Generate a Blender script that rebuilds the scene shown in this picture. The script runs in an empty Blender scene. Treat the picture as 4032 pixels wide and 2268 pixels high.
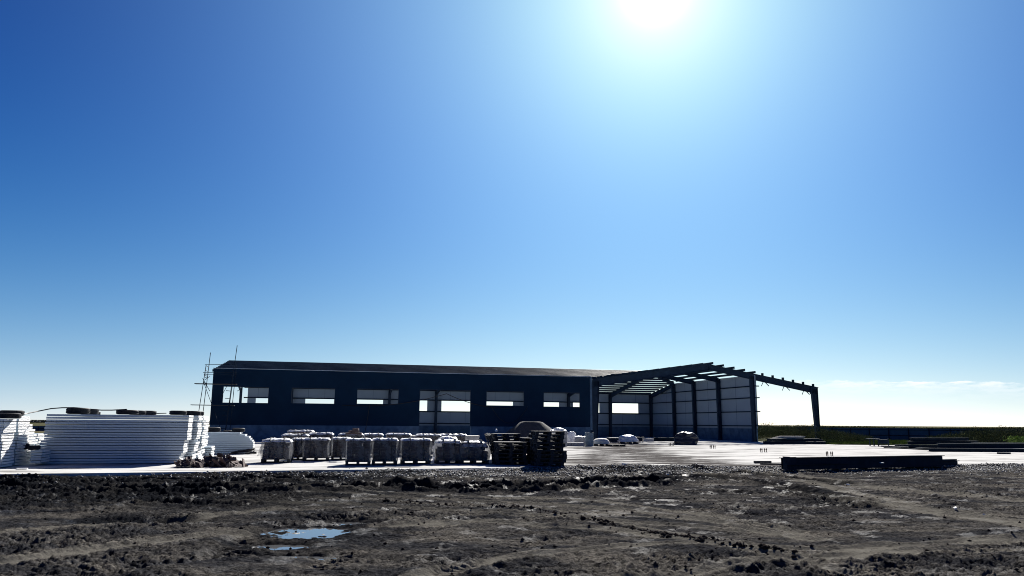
import bpy, math, random
import numpy as np
from mathutils import Vector, Matrix, noise as mnoise
random.seed(7); rng = np.random.default_rng(7)
S = bpy.context.scene
COL = S.collection

# ------------------------------------------------------------------ camera
FPX = 3028.0
PITCH = math.atan((1666-1134)/FPX); ROLL = 0.0073; EYE = 1.6
CM = Matrix.Rotation(math.pi/2+PITCH, 3, 'X') @ Matrix.Rotation(ROLL, 3, 'Z')
cam = bpy.data.cameras.new('camera'); cam_o = bpy.data.objects.new('camera', cam); COL.objects.link(cam_o)
cam.sensor_width = 36; cam.lens = FPX/4032*36; cam.clip_start = .1; cam.clip_end = 20000
m4 = CM.to_4x4(); m4.translation = (0, 0, EYE); cam_o.matrix_world = m4
S.camera = cam_o

# ------------------------------------------------------------------ light
SUN_EL = math.radians(30.8); SUN_AZ = math.radians(11.3)
SD = Vector((math.sin(SUN_AZ)*math.cos(SUN_EL), math.cos(SUN_AZ)*math.cos(SUN_EL), math.sin(SUN_EL)))
sun = bpy.data.lights.new('sun', 'SUN'); sun.energy = 5.0; sun.angle = math.radians(.5); sun.color = (1, .955, .90)
sun_o = bpy.data.objects.new('sun', sun); COL.objects.link(sun_o)
sun_o.rotation_euler = SD.to_track_quat('Z', 'Y').to_euler()
S.view_settings.view_transform = 'Standard'; S.view_settings.look = 'None'
S.view_settings.exposure = 1.0; S.view_settings.gamma = 1
S.cycles.filter_width = 1.0

BACK = (.26, .46, .66)
W = bpy.data.worlds.new('World'); S.world = W; W.use_nodes = True
nt = W.node_tree; N = nt.nodes; L = nt.links
bg = N['Background']
def wn(kind, **k):
    n = N.new(kind)
    for a, b in k.items(): setattr(n, a, b)
    return n
def wmath(op, a, b=None, c=None):
    n = wn('ShaderNodeMath', operation=op)
    for i, x in enumerate((a, b, c)):
        if x is None: continue
        if isinstance(x, (int, float)): n.inputs[i].default_value = x
        else: L.new(x, n.inputs[i])
    return n.outputs[0]
sky = wn('ShaderNodeTexSky', sky_type='NISHITA', sun_disc=False, sun_elevation=SUN_EL, sun_rotation=SUN_AZ)
tc = wn('ShaderNodeTexCoord'); nrm = wn('ShaderNodeVectorMath', operation='NORMALIZE'); L.new(tc.outputs['Generated'], nrm.inputs[0])
DV = nrm.outputs[0]
sp = wn('ShaderNodeSeparateXYZ'); L.new(DV, sp.inputs[0])
zz = wmath('MAXIMUM', sp.outputs['Z'], 0.0)
dt = wn('ShaderNodeVectorMath', operation='DOT_PRODUCT'); L.new(DV, dt.inputs[0]); dt.inputs[1].default_value = SD
gg = wmath('MAXIMUM', dt.outputs['Value'], 0.0)
def hexp(s): return wmath('EXPONENT', wmath('MULTIPLY', zz, -1.0/s))
def gp(p): return wmath('POWER', gg, p)
def scaled(fac, col):
    n = wn('ShaderNodeVectorMath', operation='SCALE'); n.inputs[0].default_value = col
    L.new(fac, n.inputs['Scale']); return n.outputs[0]
def vadd(a, b):
    n = wn('ShaderNodeVectorMath', operation='ADD'); L.new(a, n.inputs[0]); L.new(b, n.inputs[1]); return n.outputs[0]
skyt = wn('ShaderNodeVectorMath', operation='MULTIPLY'); L.new(sky.outputs[0], skyt.inputs[0]); skyt.inputs[1].default_value = (.0005, .0018, .0061)
tot = skyt.outputs[0]
# clear-air glow: whitening towards the horizon and towards the sun
for fac, col in [(hexp(.04), (.1246, 0, 0)), (hexp(.08), (.5771, .2098, 0)), (hexp(.16), (0, .5806, 0)), (hexp(.35), (0, 0, .811)),
                 (gp(3), (0, .0145, 0)), (gp(8), (.1522, .3504, .678)), (gp(25), (.25, .31, .0805)), (gp(100), (.3171, .36, .05)),
                 (gp(400), (.334, .1, .0033)), (gp(3000), (1.2, 1.2, 1.2)), (wmath('MULTIPLY', gp(8), hexp(.1)), (1.1416, 1.0834, 0)), (wmath('MULTIPLY', gp(14), hexp(.035)), (2.0, 1.2, .8)), (wmath('MULTIPLY', gp(5), hexp(.03)), (.5, .12, .1))]:
    tot = vadd(tot, scaled(fac, col))
# the side of the sky away from the sun is deeper and dimmer
dh = wn('ShaderNodeVectorMath', operation='DOT_PRODUCT'); L.new(DV, dh.inputs[0]); dh.inputs[1].default_value = (math.sin(SUN_AZ), math.cos(SUN_AZ), 0)
dm = wn('ShaderNodeMapRange', interpolation_type='SMOOTHSTEP'); L.new(dh.outputs['Value'], dm.inputs[0])
for i_, v_ in ((1, -.15), (2, .56), (3, 0.0), (4, 1.0)): dm.inputs[i_].default_value = v_
bt = wn('ShaderNodeMix', data_type='RGBA'); L.new(dm.outputs[0], bt.inputs['Factor']); bt.inputs[6].default_value = (*BACK, 1); bt.inputs[7].default_value = (1, 1, 1, 1)
bk = wn('ShaderNodeVectorMath', operation='MULTIPLY'); L.new(tot, bk.inputs[0]); L.new(bt.outputs[2], bk.inputs[1]); tot = bk.outputs[0]
# low bank of cloud on the right of the horizon
mp = wn('ShaderNodeMapping'); L.new(DV, mp.inputs[0]); mp.inputs['Scale'].default_value = (14, 14, 75)
cn = wn('ShaderNodeTexNoise'); L.new(mp.outputs[0], cn.inputs['Vector']); cn.inputs['Scale'].default_value = 2.4; cn.inputs['Detail'].default_value = 8; cn.inputs['Roughness'].default_value = .62
mp2 = wn('ShaderNodeMapping'); L.new(DV, mp2.inputs[0]); mp2.inputs['Scale'].default_value = (30, 30, 60)
cn2 = wn('ShaderNodeTexNoise'); L.new(mp2.outputs[0], cn2.inputs['Vector']); cn2.inputs['Scale'].default_value = 1.6; cn2.inputs['Detail'].default_value = 6
def clamp01(v): return wmath('MINIMUM', wmath('MAXIMUM', v, 0.0), 1.0)
azs = wmath('ARCTAN2', sp.outputs['X'], sp.outputs['Y'])
azm = clamp01(wmath('MULTIPLY', wmath('SUBTRACT', azs, .30), 9.0))
qq = wmath('DIVIDE', sp.outputs['Z'], wmath('MAXIMUM', sp.outputs['Y'], .05))
dq = wmath('SUBTRACT', wmath('ADD', .0575, wmath('MULTIPLY', wmath('SUBTRACT', cn2.outputs['Fac'], .5), .009)), qq)   # depth below the bank's upper edge
edge = clamp01(wmath('MULTIPLY', dq, 900.0)); fade = wmath('EXPONENT', wmath('MULTIPLY', wmath('MAXIMUM', dq, 0.0), -120.0))
tex = clamp01(wmath('MULTIPLY', wmath('SUBTRACT', cn.outputs['Fac'], .37), 5.0))
cov = wmath('MULTIPLY', wmath('MULTIPLY', edge, fade), wmath('MULTIPLY', tex, azm))
mx = wn('ShaderNodeMix', data_type='RGBA'); L.new(wmath('MULTIPLY', cov, .95), mx.inputs['Factor']); L.new(tot, mx.inputs[6]); mx.inputs[7].default_value = (1.15, 1.15, 1.15, 1)
L.new(mx.outputs[2], bg.inputs[0]); bg.inputs[1].default_value = .5     # half, because the exposure is +1 stop

# ------------------------------------------------------------------ helpers
def ray(px, py):
    return CM @ Vector(((px-2016)/FPX, -(py-1134)/FPX, -1))
def G(px, py, z=0.0):                    # where the sight line of a photo pixel meets height z
    d = ray(px, py); t = (z-EYE)/d.z
    return Vector((d.x*t, d.y*t, z))
def D(px, py, y):                        # the point of that sight line at distance y
    d = ray(px, py); t = y/d.y
    return Vector((d.x*t, y, EYE+d.z*t))

_mats = {}
def mat(name, col, rough=.7, metal=0, var=.15, scale=6, bump=0, bscale=None, col2=None, spec=.5, detail=5, stretch=None, coord='Object', trans=None):
    if name in _mats: return _mats[name]
    m = bpy.data.materials.new(name); m.use_nodes = True; t = m.node_tree; n = t.nodes; l = t.links
    p = n['Principled BSDF']; p.inputs['Roughness'].default_value = rough; p.inputs['Metallic'].default_value = metal
    p.inputs['Specular IOR Level'].default_value = spec
    co = n.new('ShaderNodeTexCoord'); src = co.outputs[coord]
    if coord == 'World':
        pass
    if stretch:
        mm = n.new('ShaderNodeMapping'); l.new(src, mm.inputs[0]); mm.inputs['Scale'].default_value = stretch; src = mm.outputs[0]
    nz = n.new('ShaderNodeTexNoise'); l.new(src, nz.inputs['Vector']); nz.inputs['Scale'].default_value = scale; nz.inputs['Detail'].default_value = detail; nz.inputs['Roughness'].default_value = .65
    cr = n.new('ShaderNodeValToRGB'); l.new(nz.outputs['Fac'], cr.inputs[0])
    a = [max(0, c*(1-var)) for c in col]; b = [min(1, c*(1+var)) for c in (col2 or col)]
    cr.color_ramp.elements[0].position = .35; cr.color_ramp.elements[0].color = (*a, 1)
    cr.color_ramp.elements[1].position = .65; cr.color_ramp.elements[1].color = (*b, 1)
    l.new(cr.outputs[0], p.inputs['Base Color'])
    if bump:
        n2 = n.new('ShaderNodeTexNoise'); l.new(src, n2.inputs['Vector']); n2.inputs['Scale'].default_value = bscale or scale*4; n2.inputs['Detail'].default_value = 6
        b_ = n.new('ShaderNodeBump'); b_.inputs['Strength'].default_value = bump; b_.inputs['Distance'].default_value = .02
        l.new(n2.outputs['Fac'], b_.inputs['Height']); l.new(b_.outputs[0], p.inputs['Normal'])
    if trans:                            # thin film: lets light through, partly see-through
        tr = n.new('ShaderNodeBsdfTransparent'); tl = n.new('ShaderNodeBsdfTranslucent'); tl.inputs[0].default_value = (*col, 1)
        m1 = n.new('ShaderNodeMixShader'); m1.inputs[0].default_value = .45; l.new(p.outputs[0], m1.inputs[1]); l.new(tl.outputs[0], m1.inputs[2])
        m2 = n.new('ShaderNodeMixShader'); l.new(tr.outputs[0], m2.inputs[1]); l.new(m1.outputs[0], m2.inputs[2])
        r2 = n.new('ShaderNodeMapRange'); l.new(nz.outputs['Fac'], r2.inputs[0]); r2.inputs[1].default_value = .35; r2.inputs[2].default_value = .65
        r2.inputs[3].default_value = trans[0]; r2.inputs[4].default_value = trans[1]; l.new(r2.outputs[0], m2.inputs[0])
        l.new(m2.outputs[0], n['Material Output'].inputs[0])
    _mats[name] = m; return m

class MB:
    def __init__(s): s.v = []; s.f = []; s.mi = []; s.cur = 0
    def add(s, vs, fs):
        o = len(s.v); s.v += [tuple(p) for p in vs]
        for f in fs: s.f.append(tuple(i+o for i in f)); s.mi.append(s.cur)
    def box(s, c, size, rz=0, M=None):
        hx, hy, hz = [k/2 for k in size]; R = M or Matrix.Rotation(rz, 3, 'Z'); c = Vector(c)
        s.add([c+R@Vector((x*hx, y*hy, z*hz)) for x in (-1, 1) for y in (-1, 1) for z in (-1, 1)],
              [(0, 1, 3, 2), (4, 6, 7, 5), (0, 4, 5, 1), (2, 3, 7, 6), (0, 2, 6, 4), (1, 5, 7, 3)])
    def hexa(s, b, t):                   # b, t: four points each, same winding
        s.add(list(b)+list(t), [(3, 2, 1, 0), (4, 5, 6, 7), (0, 1, 5, 4), (1, 2, 6, 5), (2, 3, 7, 6), (3, 0, 4, 7)])
    def tube(s, pts, r, n=6, cap=True):
        pts = [Vector(p) for p in pts]; o = len(s.v); k = len(pts)
        for i, p in enumerate(pts):
            d = (pts[min(i+1, k-1)]-pts[max(i-1, 0)]).normalized()
            a = d.orthogonal().normalized() if abs(d.z) > .9 else d.cross(Vector((0, 0, 1))).normalized()
            b = d.cross(a)
            rr = r[i] if isinstance(r, (list, tuple)) else r
            for j in range(n):
                t = 2*math.pi*j/n; s.v.append(tuple(p+(a*math.cos(t)+b*math.sin(t))*rr))
        for i in range(k-1):
            for j in range(n):
                s.f.append((o+i*n+j, o+i*n+(j+1) % n, o+(i+1)*n+(j+1) % n, o+(i+1)*n+j)); s.mi.append(s.cur)
        if cap:
            s.f.append(tuple(o+j for j in reversed(range(n)))); s.mi.append(s.cur)
            s.f.append(tuple(o+(k-1)*n+j for j in range(n))); s.mi.append(s.cur)
    def lathe(s, prof, c, n=28, M=None):
        c = Vector(c); o = len(s.v); R = M or Matrix.Identity(3)
        for r, z in prof:
            for j in range(n):
                t = 2*math.pi*j/n; s.v.append(tuple(c+R@Vector((r*math.cos(t), r*math.sin(t), z))))
        for i in range(len(prof)-1):
            for j in range(n):
                s.f.append((o+i*n+j, o+i*n+(j+1) % n, o+(i+1)*n+(j+1) % n, o+(i+1)*n+j)); s.mi.append(s.cur)
    def ibeam(s, p0, p1, h, w, tf=.02, tw=.014, up=Vector((0, 0, 1)), h1=None):
        p0 = Vector(p0); p1 = Vector(p1); d = (p1-p0).normalized(); a = d.cross(up).normalized(); u = a.cross(d).normalized(); h1 = h1 or h
        def sl(y0, y1, z0, z1, z2, z3):
            s.hexa([p0+a*y0+u*z0, p0+a*y1+u*z0, p1+a*y1+u*z2, p1+a*y0+u*z2], [p0+a*y0+u*z1, p0+a*y1+u*z1, p1+a*y1+u*z3, p1+a*y0+u*z3])
        sl(-w/2, w/2, 0, tf, 0, tf); sl(-w/2, w/2, h-tf, h, h1-tf, h1); sl(-tw/2, tw/2, tf, h-tf, tf, h1-tf)
    def build(s, name, m, parent=None, loc=None, smooth=False):
        me = bpy.data.meshes.new(name)
        off = Vector(parent['_o']) if parent is not None and '_o' in parent else Vector(loc or (0, 0, 0))
        me.from_pydata([tuple(Vector(p)-off) for p in s.v], [], s.f)
        for q in (m if isinstance(m, (list, tuple)) else [m]): me.materials.append(q)
        if isinstance(m, (list, tuple)): me.polygons.foreach_set('material_index', s.mi)
        if smooth: me.polygons.foreach_set('use_smooth', [True]*len(me.polygons))
        me.update()
        o = bpy.data.objects.new(name, me); COL.objects.link(o)
        if parent is not None: o.parent = parent
        else: o.location = off
        return o

def tag(o, label=None, cat=None, group=None, kind=None):
    if label: o['label'] = label
    if cat: o['category'] = cat
    if group: o['group'] = group
    if kind: o['kind'] = kind
    return o
def thing(name, label, cat, loc=(0, 0, 0), rz=0, group=None, local=False):
    o = bpy.data.objects.new(name, None); COL.objects.link(o); o.location = loc; o.rotation_euler = (0, 0, rz); o.empty_display_size = .3
    if not local: o['_o'] = tuple(loc)
    return tag(o, label, cat, group)
def dup(root, loc, rz=0, label=None, group=None, scale=None):
    r = root.copy(); COL.objects.link(r); r.location = loc; r.rotation_euler = (0, 0, rz)
    if scale: r.scale = scale
    if label: r['label'] = label
    if group: r['group'] = group
    for ch in list(root.children):
        c = ch.copy(); COL.objects.link(c); c.parent = r
        for g in ch.children:
            d = g.copy(); COL.objects.link(d); d.parent = c
    return r
ORD = ['topmost', 'second', 'third', 'fourth', 'fifth', 'sixth', 'seventh', 'eighth', 'ninth', 'tenth', 'eleventh', 'twelfth', 'thirteenth',
       'fourteenth', 'fifteenth', 'sixteenth', 'seventeenth', 'eighteenth', 'nineteenth', 'twentieth', 'twenty-first']
LR = ['leftmost', 'second', 'third', 'fourth', 'fifth', 'sixth', 'seventh', 'eighth', 'ninth', 'tenth', 'eleventh', 'twelfth']

def vnoise(x, y, seed=0):
    xi = np.floor(x).astype(np.int64); yi = np.floor(y).astype(np.int64); fx = x-xi; fy = y-yi
    fx = fx*fx*fx*(fx*(fx*6-15)+10); fy = fy*fy*fy*(fy*(fy*6-15)+10)
    def hsh(a, b):
        n = (a*374761393+b*668265263+seed*974634777) & 0xffffffff
        n = ((n ^ (n >> 13))*1274126177) & 0xffffffff
        return ((n ^ (n >> 16)) & 0xffffff)/float(0xffffff)
    a = hsh(xi, yi); b = hsh(xi+1, yi); c = hsh(xi, yi+1); d = hsh(xi+1, yi+1)
    return (a*(1-fx)+b*fx)*(1-fy)+(c*(1-fx)+d*fx)*fy
def fbm(x, y, o=4, seed=0, g=.5):
    s = 0; a = 1; t = 0
    for k in range(o):
        s = s+a*vnoise(x*2**k+k*17.3, y*2**k-k*9.1, seed+k); t += a; a *= g
    return s/t

# ------------------------------------------------------------------ materials
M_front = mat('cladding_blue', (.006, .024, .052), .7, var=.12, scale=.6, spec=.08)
M_white = mat('panel_steel_white', (.46, .54, .60), .42, var=.05, scale=.7)
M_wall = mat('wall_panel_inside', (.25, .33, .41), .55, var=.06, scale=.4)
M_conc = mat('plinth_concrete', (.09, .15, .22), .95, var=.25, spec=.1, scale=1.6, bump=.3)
M_steel = mat('steel_painted', (.016, .034, .062), .6, var=.2, scale=2, spec=.15)
M_steelD = mat('steel_dark', (.013, .024, .040), .6, var=.25, scale=3, spec=.06)
M_purlin = mat('purlin_zinc', (.022, .036, .06), .4, var=.3, scale=1.2, spec=.04)
M_rubber = mat('rubber', (.012, .012, .014), .75, var=.3, scale=20)
M_cable = mat('cable_black', (.02, .02, .022), .6)
M_foam = mat('panel_foam_edge', (.80, .80, .78), .9, var=.06, scale=14, bump=.35, bscale=30)
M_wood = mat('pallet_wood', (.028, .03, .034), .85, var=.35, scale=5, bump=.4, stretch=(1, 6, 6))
M_woodR = mat('broken_wood_red', (.09, .055, .05), .85, var=.5, scale=5, bump=.5)
M_brick = mat('brick', (.075, .052, .05), .9, var=.35, scale=3, bump=.4)
M_film = mat('plastic_film', (.23, .245, .265), .3, var=.06, scale=2.6, bump=1.0, bscale=7, trans=(.18, .75))
M_film2 = mat('plastic_sheet_white', (.8, .8, .8), .4, var=.1, scale=4, bump=1.0, bscale=9)
M_sack = mat('sack_white', (.62, .6, .56), .8, var=.15, scale=4, bump=.8, bscale=9)
M_tarp = mat('tarp_dark', (.03, .032, .04), .33, var=.3, scale=3, bump=.6, bscale=8)
M_sand = mat('sand', (.05, .05, .053), .95, var=.25, scale=5, bump=.8, bscale=40)
M_barrel = mat('barrel_faded_blue', (.14, .2, .24), .45, var=.3, scale=5)
M_plank = mat('plank_pale', (.45, .43, .4), .8, var=.25, scale=3, stretch=(1, 5, 5))
M_rust = mat('rebar_rust', (.05, .03, .025), .8, var=.3, scale=20)
M_fence = mat('fence_sheet', (.04, .085, .15), .7, var=.15, scale=.5, spec=.05)
M_stone = mat('gravel_stone', (.10, .10, .105), .7, var=.9, scale=9, detail=2, col2=(.2, .2, .2))
M_paper = mat('paper_scrap', (.8, .8, .78), .8)
def leafmat(name, a, b):
    m = mat(name, a, .9, var=.25, scale=1.4, col2=b, spec=0); return m
M_scrub = leafmat('scrub_leaf', (.032, .042, .020), (.115, .125, .065))
M_grass = leafmat('grass_blade', (.06, .09, .02), (.17, .21, .06))
M_leaf = leafmat('leaf_bright', (.06, .11, .025), (.20, .28, .08))
M_far = mat('far_trees', (.03, .045, .05), .9, var=.3, scale=.1)

# ------------------------------------------------------------------ ground
A = math.radians(14.2); UX = Vector((math.cos(A), math.sin(A), 0)); VX = Vector((-UX.y, UX.x, 0))
P0 = Vector((-24.405, 63.781, 0))
def T(u, v, z=0): return P0+UX*u+VX*v+Vector((0, 0, z))
near_x = [-90, -40, -15.1, .84, 9.9, 22.3, 90]; near_y = [2, 14.6, 23.4, 29.1, 31.2, 34.2, 50]
def near_edge(x): return np.interp(x, near_x, near_y)
def back_edge(x):
    rear = T(0, 25.5).y+(x-T(0, 25.5).x)*math.tan(A)
    return np.where(x < 24.3, rear, np.interp(x, [24.3, 27.7, 90], [76, 66.3, 69]))

def track(px, w, depth, tread, berm=.6, per=.22):
    return ([G(a, b, -.1) for a, b in px], w, depth, tread, berm, per)
TR = [track([(2330, 1850), (2560, 1866), (2800, 1880), (3000, 1898), (3180, 1932), (3335, 1992)], .40, .07, .07, .45),
      track([(2560, 1842), (2900, 1862), (3150, 1888), (3330, 1905)], .28, .06, .03),
      track([(-100, 1912), (300, 1928), (700, 1935), (1150, 1925), (1500, 1918), (2000, 1916), (2600, 1890)], .42, .15, .03, .9),
      track([(-100, 1885), (400, 1893), (800, 1890), (1300, 1886)], .34, .11, .02, .9),
      track([(1620, 1915), (1760, 1930), (2100, 1925), (2350, 1912), (2560, 1905)], .35, .15, .02, 1.0),
      track([(880, 2190), (960, 2130), (1080, 2085), (1250, 2040), (1500, 2030)], .24, .05, .07, .5, .13),
      track([(1250, 2230), (1400, 2160), (1560, 2105), (1800, 2060)], .24, .03, .04, .5, .13),
      track([(560, 1975), (760, 1985), (960, 1990)], .3, .06, .05, .6, .2),
      track([(1700, 2290), (1850, 2190), (2100, 2130), (2400, 2090)], .24, .03, .04, .5, .13),
      track([(3300, 2290), (3600, 2200), (4100, 2120)], .3, .03, .04, .5, .16),
      track([(300, 2290), (600, 2210), (1100, 2170), (1500, 2200)], .3, .03, .03, .5, .16)]
LANES = [([(760, 1915), (1000, 1922), (1340, 1945), (1640, 1965), (2050, 1975), (2400, 2000), (2800, 2050), (3200, 2120)], .30),
         ([(900, 1975), (1344, 1985), (1700, 2010), (2000, 2020), (2350, 2045), (2700, 2066), (3100, 2100)], .34),
         ([(2950, 1862), (3200, 1900), (3450, 1960), (3700, 2020), (4000, 2050), (4400, 2080)], .36),
         ([(2700, 1862), (3000, 1905), (3250, 1950), (3500, 1995), (3800, 2040), (4200, 2100)], .36),
         ([(3050, 1858), (3400, 1915), (3700, 1945), (4200, 1990)], .40),
         ([(1500, 2075), (1900, 2050), (2400, 2080), (2900, 2160), (3500, 2290)], .30),
         ([(-100, 2110), (400, 2060), (800, 2040), (1100, 2000)], .32),
         ([(-100, 2230), (500, 2150), (900, 2110)], .34),
         ([(1500, 2290), (2000, 2190), (2600, 2140), (3300, 2160), (4200, 2110)], .30),
         ([(2500, 2290), (3000, 2210), (3700, 2160), (4200, 2160)], .3)]
LANES = [([G(a, b, -.1) for a, b in p], w*.75) for p, w in LANES]
LANES += [([q+Vector((.1, .55+.03*q.y, 0)) for q in p], w*.55) for p, w in LANES[:6]]
def churn_mask(X, Y):                                   # freshly churned, damp wheel tracks
    m = np.zeros(X.shape)
    for k, ww in ((0, .75), (1, .45), (2, .9), (3, .8), (4, .8), (7, .5)):
        pts = TR[k][0]; best = np.full(X.shape, 9e9)
        for a, b in zip(pts[:-1], pts[1:]):
            dx, dy = b.x-a.x, b.y-a.y; t = np.clip(((X-a.x)*dx+(Y-a.y)*dy)/(dx*dx+dy*dy), 0, 1)
            best = np.minimum(best, np.hypot(X-a.x-t*dx, Y-a.y-t*dy))
        m = np.maximum(m, np.exp(-((best+.3*(fbm(X*1.4, Y*1.4, 3, 85)-.5))/ww)**4))
    return m
def lane_mask(X, Y):
    m = np.zeros(X.shape)
    wob = .25*(fbm(X*.8, Y*.8, 2, 71)-.5)
    for pts, w in LANES:
        best = np.full(X.shape, 9e9)
        for a, b in zip(pts[:-1], pts[1:]):
            dx, dy = b.x-a.x, b.y-a.y; t = np.clip(((X-a.x)*dx+(Y-a.y)*dy)/(dx*dx+dy*dy), 0, 1)
            best = np.minimum(best, np.hypot(X-a.x-t*dx, Y-a.y-t*dy))
        m = np.maximum(m, np.exp(-((best+wob)/w)**4))
    return m*np.clip(.25+1.5*fbm(X*.45, Y*.45, 3, 73), 0, 1)
PUD = [(G(1225, 2100, -.14), .48, .44, -.13), (G(1385, 2066, -.14), .32, .20, -.135), (G(1080, 2150, -.14), .40, .22, -.17),
       (G(545, 2058, -.14), .8, .22, -.16), (G(2860, 1938, -.12), .34, .10, -.145), (G(2560, 1966, -.12), .5, .07, -.145), (G(2960, 1946, -.12), .25, .05, -.145), (G(1150, 2190, -.14), .35, .10, -.165)]
def ground_z(X, Y, fine=True):
    dn = near_edge(X)-Y                                   # >0 on the camera's side of the slab edge
    z = -.12+.10*(fbm(X*.22, Y*.22, 3, 3)-.5)+.07*(fbm(X*.7, Y*.7, 3, 5)-.5)
    if fine:
        rough = .45+.9*np.clip((fbm(X*.35, Y*.5, 2, 11)-.42)*4, 0, 1)
        cm = churn_mask(X, Y); lm = lane_mask(X, Y)*(1-cm)
        left = np.clip((-X-1-(Y-14)*.0)/6, 0, 1)*np.clip((Y-13.5)/3, 0, 1)
        rough = (rough+.9*left*.6+.5*cm)*(1-.88*lm); z = z-.025*lm+.035*np.clip(lm*(1-lm)*4, 0, 1)*(.4+fbm(X*2, Y*2, 2, 15))
        r1 = 1-np.abs(2*fbm(X*2.2, Y*2.6, 3, 21)-1)*2.2
        crumb = np.maximum(0, fbm(X*9, Y*9.5, 3, 61, .6)-.52)*np.clip((fbm(X*.8, Y*1.1, 2, 63)-.45)*6, 0, 1)
        z = z+rough*(.022*r1+.062*(fbm(X*3.6, Y*5.5, 4, 31, .62)-.5)+.085*(fbm(X*10, Y*15, 4, 41, .68)-.5)+.10*crumb)
        for pts, w, dep, tread, berm, per in TR:
            best = np.full(X.shape, 9e9); ss = np.zeros(X.shape); acc = 0
            for a, b in zip(pts[:-1], pts[1:]):
                dx, dy = b.x-a.x, b.y-a.y; ln = math.hypot(dx, dy)
                t = np.clip(((X-a.x)*dx+(Y-a.y)*dy)/(ln*ln), 0, 1)
                q = np.hypot(X-a.x-t*dx, Y-a.y-t*dy); k = q < best
                best = np.where(k, q, best); ss = np.where(k, acc+t*ln, ss); acc += ln
            best = best+.12*(fbm(X*.9, Y*.9, 2, 77)-.5)
            fl = np.clip(1.25-best/w, 0, 1); mod = .5+fbm(ss*.35, ss*0, 2, 91)
            z = z-dep*mod*np.exp(-(best/w)**4)+dep*berm*mod*.8*np.exp(-((best-w*1.45)/(w*.4))**2)*(.5+.8*fbm(X*6, Y*6, 3, 13))
            z = z+tread*.5*mod*fl*np.tanh(2.5*np.sin(ss*2*math.pi/per+best*6))
        # a smooth, trodden part keeps little relief
        # mud pushed against and over the slab edge
        z = z+.09*np.exp(-((dn-.5)/.5)**2)*fbm(X*.6, Y*.6, 2, 55)*1.3
        over = np.exp(-((X-3.8)/3.6)**2)+.9*np.exp(-((X-24)/5)**2)*.8
        z = z+over*.14*np.exp(-(dn/1.6)**2)*(.5+.8*fbm(X*1.2, Y*1.2, 3, 58))
        for c, rx, ry, lv in PUD:
            e = ((X-c.x)/rx)**2+((Y-c.y)/ry)**2
            k = np.exp(-(e*.35)**2)
            z = z*(1-k)+(lv-.03+.15*(fbm(X*2.6, Y*3.1, 5, 99, .6)-.43)+.06*(fbm(X*8, Y*9, 3, 97)-.45))*k
    under = np.clip((-dn-.9)/.6, 0, 1)*(Y < back_edge(X)-.2)
    z = np.where(under > 0, z*(1-under)-.4*under, z)
    veg = np.clip((Y-back_edge(X)+.2)/1.5, 0, 1)
    z = z*(1-veg)+(-.06)*veg
    return z
rows = [-80., -30, -8, 2, 4.5]; y = 6.2
while y < 37: rows.append(y); y *= 1.0042
while y < 110: rows.append(y); y *= 1.02
while y < 9000: rows.append(y); y *= 1.12
rows = np.array(rows)
tt = np.concatenate([np.linspace(-3, -.86, 14)[:-1], np.linspace(-.86, .86, 1250), np.linspace(.86, 3, 14)[1:]])
wid = np.where(rows > 6, rows+.5, 6.5+(6-np.minimum(rows, 6))*1.0)
X = tt[None, :]*wid[:, None]; Y = np.repeat(rows[:, None], len(tt), 1)
Z = ground_z(X, Y)
far = np.clip((Y-60)/60, 0, 1)
Z = np.where(Y > 60, Z*(1-far)+(-.1)*far, Z)
nr, nc = X.shape
def grid_mesh(name, X, Y, Z, smooth=True):
    nr, nc = X.shape
    me = bpy.data.meshes.new(name); nv = nr*nc; nf = (nr-1)*(nc-1)
    me.vertices.add(nv); me.vertices.foreach_set('co', np.stack([X, Y, Z], -1).astype(np.float32).ravel())
    i = np.arange(nv).reshape(nr, nc); q = np.stack([i[:-1, :-1], i[:-1, 1:], i[1:, 1:], i[1:, :-1]], -1).reshape(-1, 4)
    me.loops.add(nf*4); me.loops.foreach_set('vertex_index', q.ravel().astype(np.int32))
    me.polygons.add(nf); me.polygons.foreach_set('loop_start', (np.arange(nf)*4).astype(np.int32))
    me.polygons.foreach_set('use_smooth', np.full(nf, smooth)); me.update(calc_edges=True)
    return me
def vattr(me, name, vals):
    a = me.attributes.new(name, 'FLOAT', 'POINT'); a.data.foreach_set('value', vals.astype(np.float32).ravel())
gme = grid_mesh('ground', X, Y, Z)
wet_shade = np.zeros(X.shape)
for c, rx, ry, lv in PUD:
    wet_shade = np.maximum(wet_shade, np.exp(-(((X-c.x)/(rx*1.8))**2+((Y-c.y)/(ry*2.3))**2)))
wet_shade = np.maximum(wet_shade, .8*np.clip((-X+1)/7, 0, 1)*np.clip((Y-14)/3, 0, 1))  # left stretch blackened: shade of the ridges painted into the mud colour
wet_shade = np.maximum(wet_shade, .8*churn_mask(X, Y)*np.clip(.4+1.2*fbm(X*1.1, Y*1.1, 3, 87), 0, 1))
vattr(gme, 'wet_shade', wet_shade); vattr(gme, 'lane', lane_mask(X, Y))
vattr(gme, 'field', np.clip((Y-back_edge(X))/2, 0, 1))
go = bpy.data.objects.new('ground', gme); COL.objects.link(go); tag(go, kind='structure')

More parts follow.
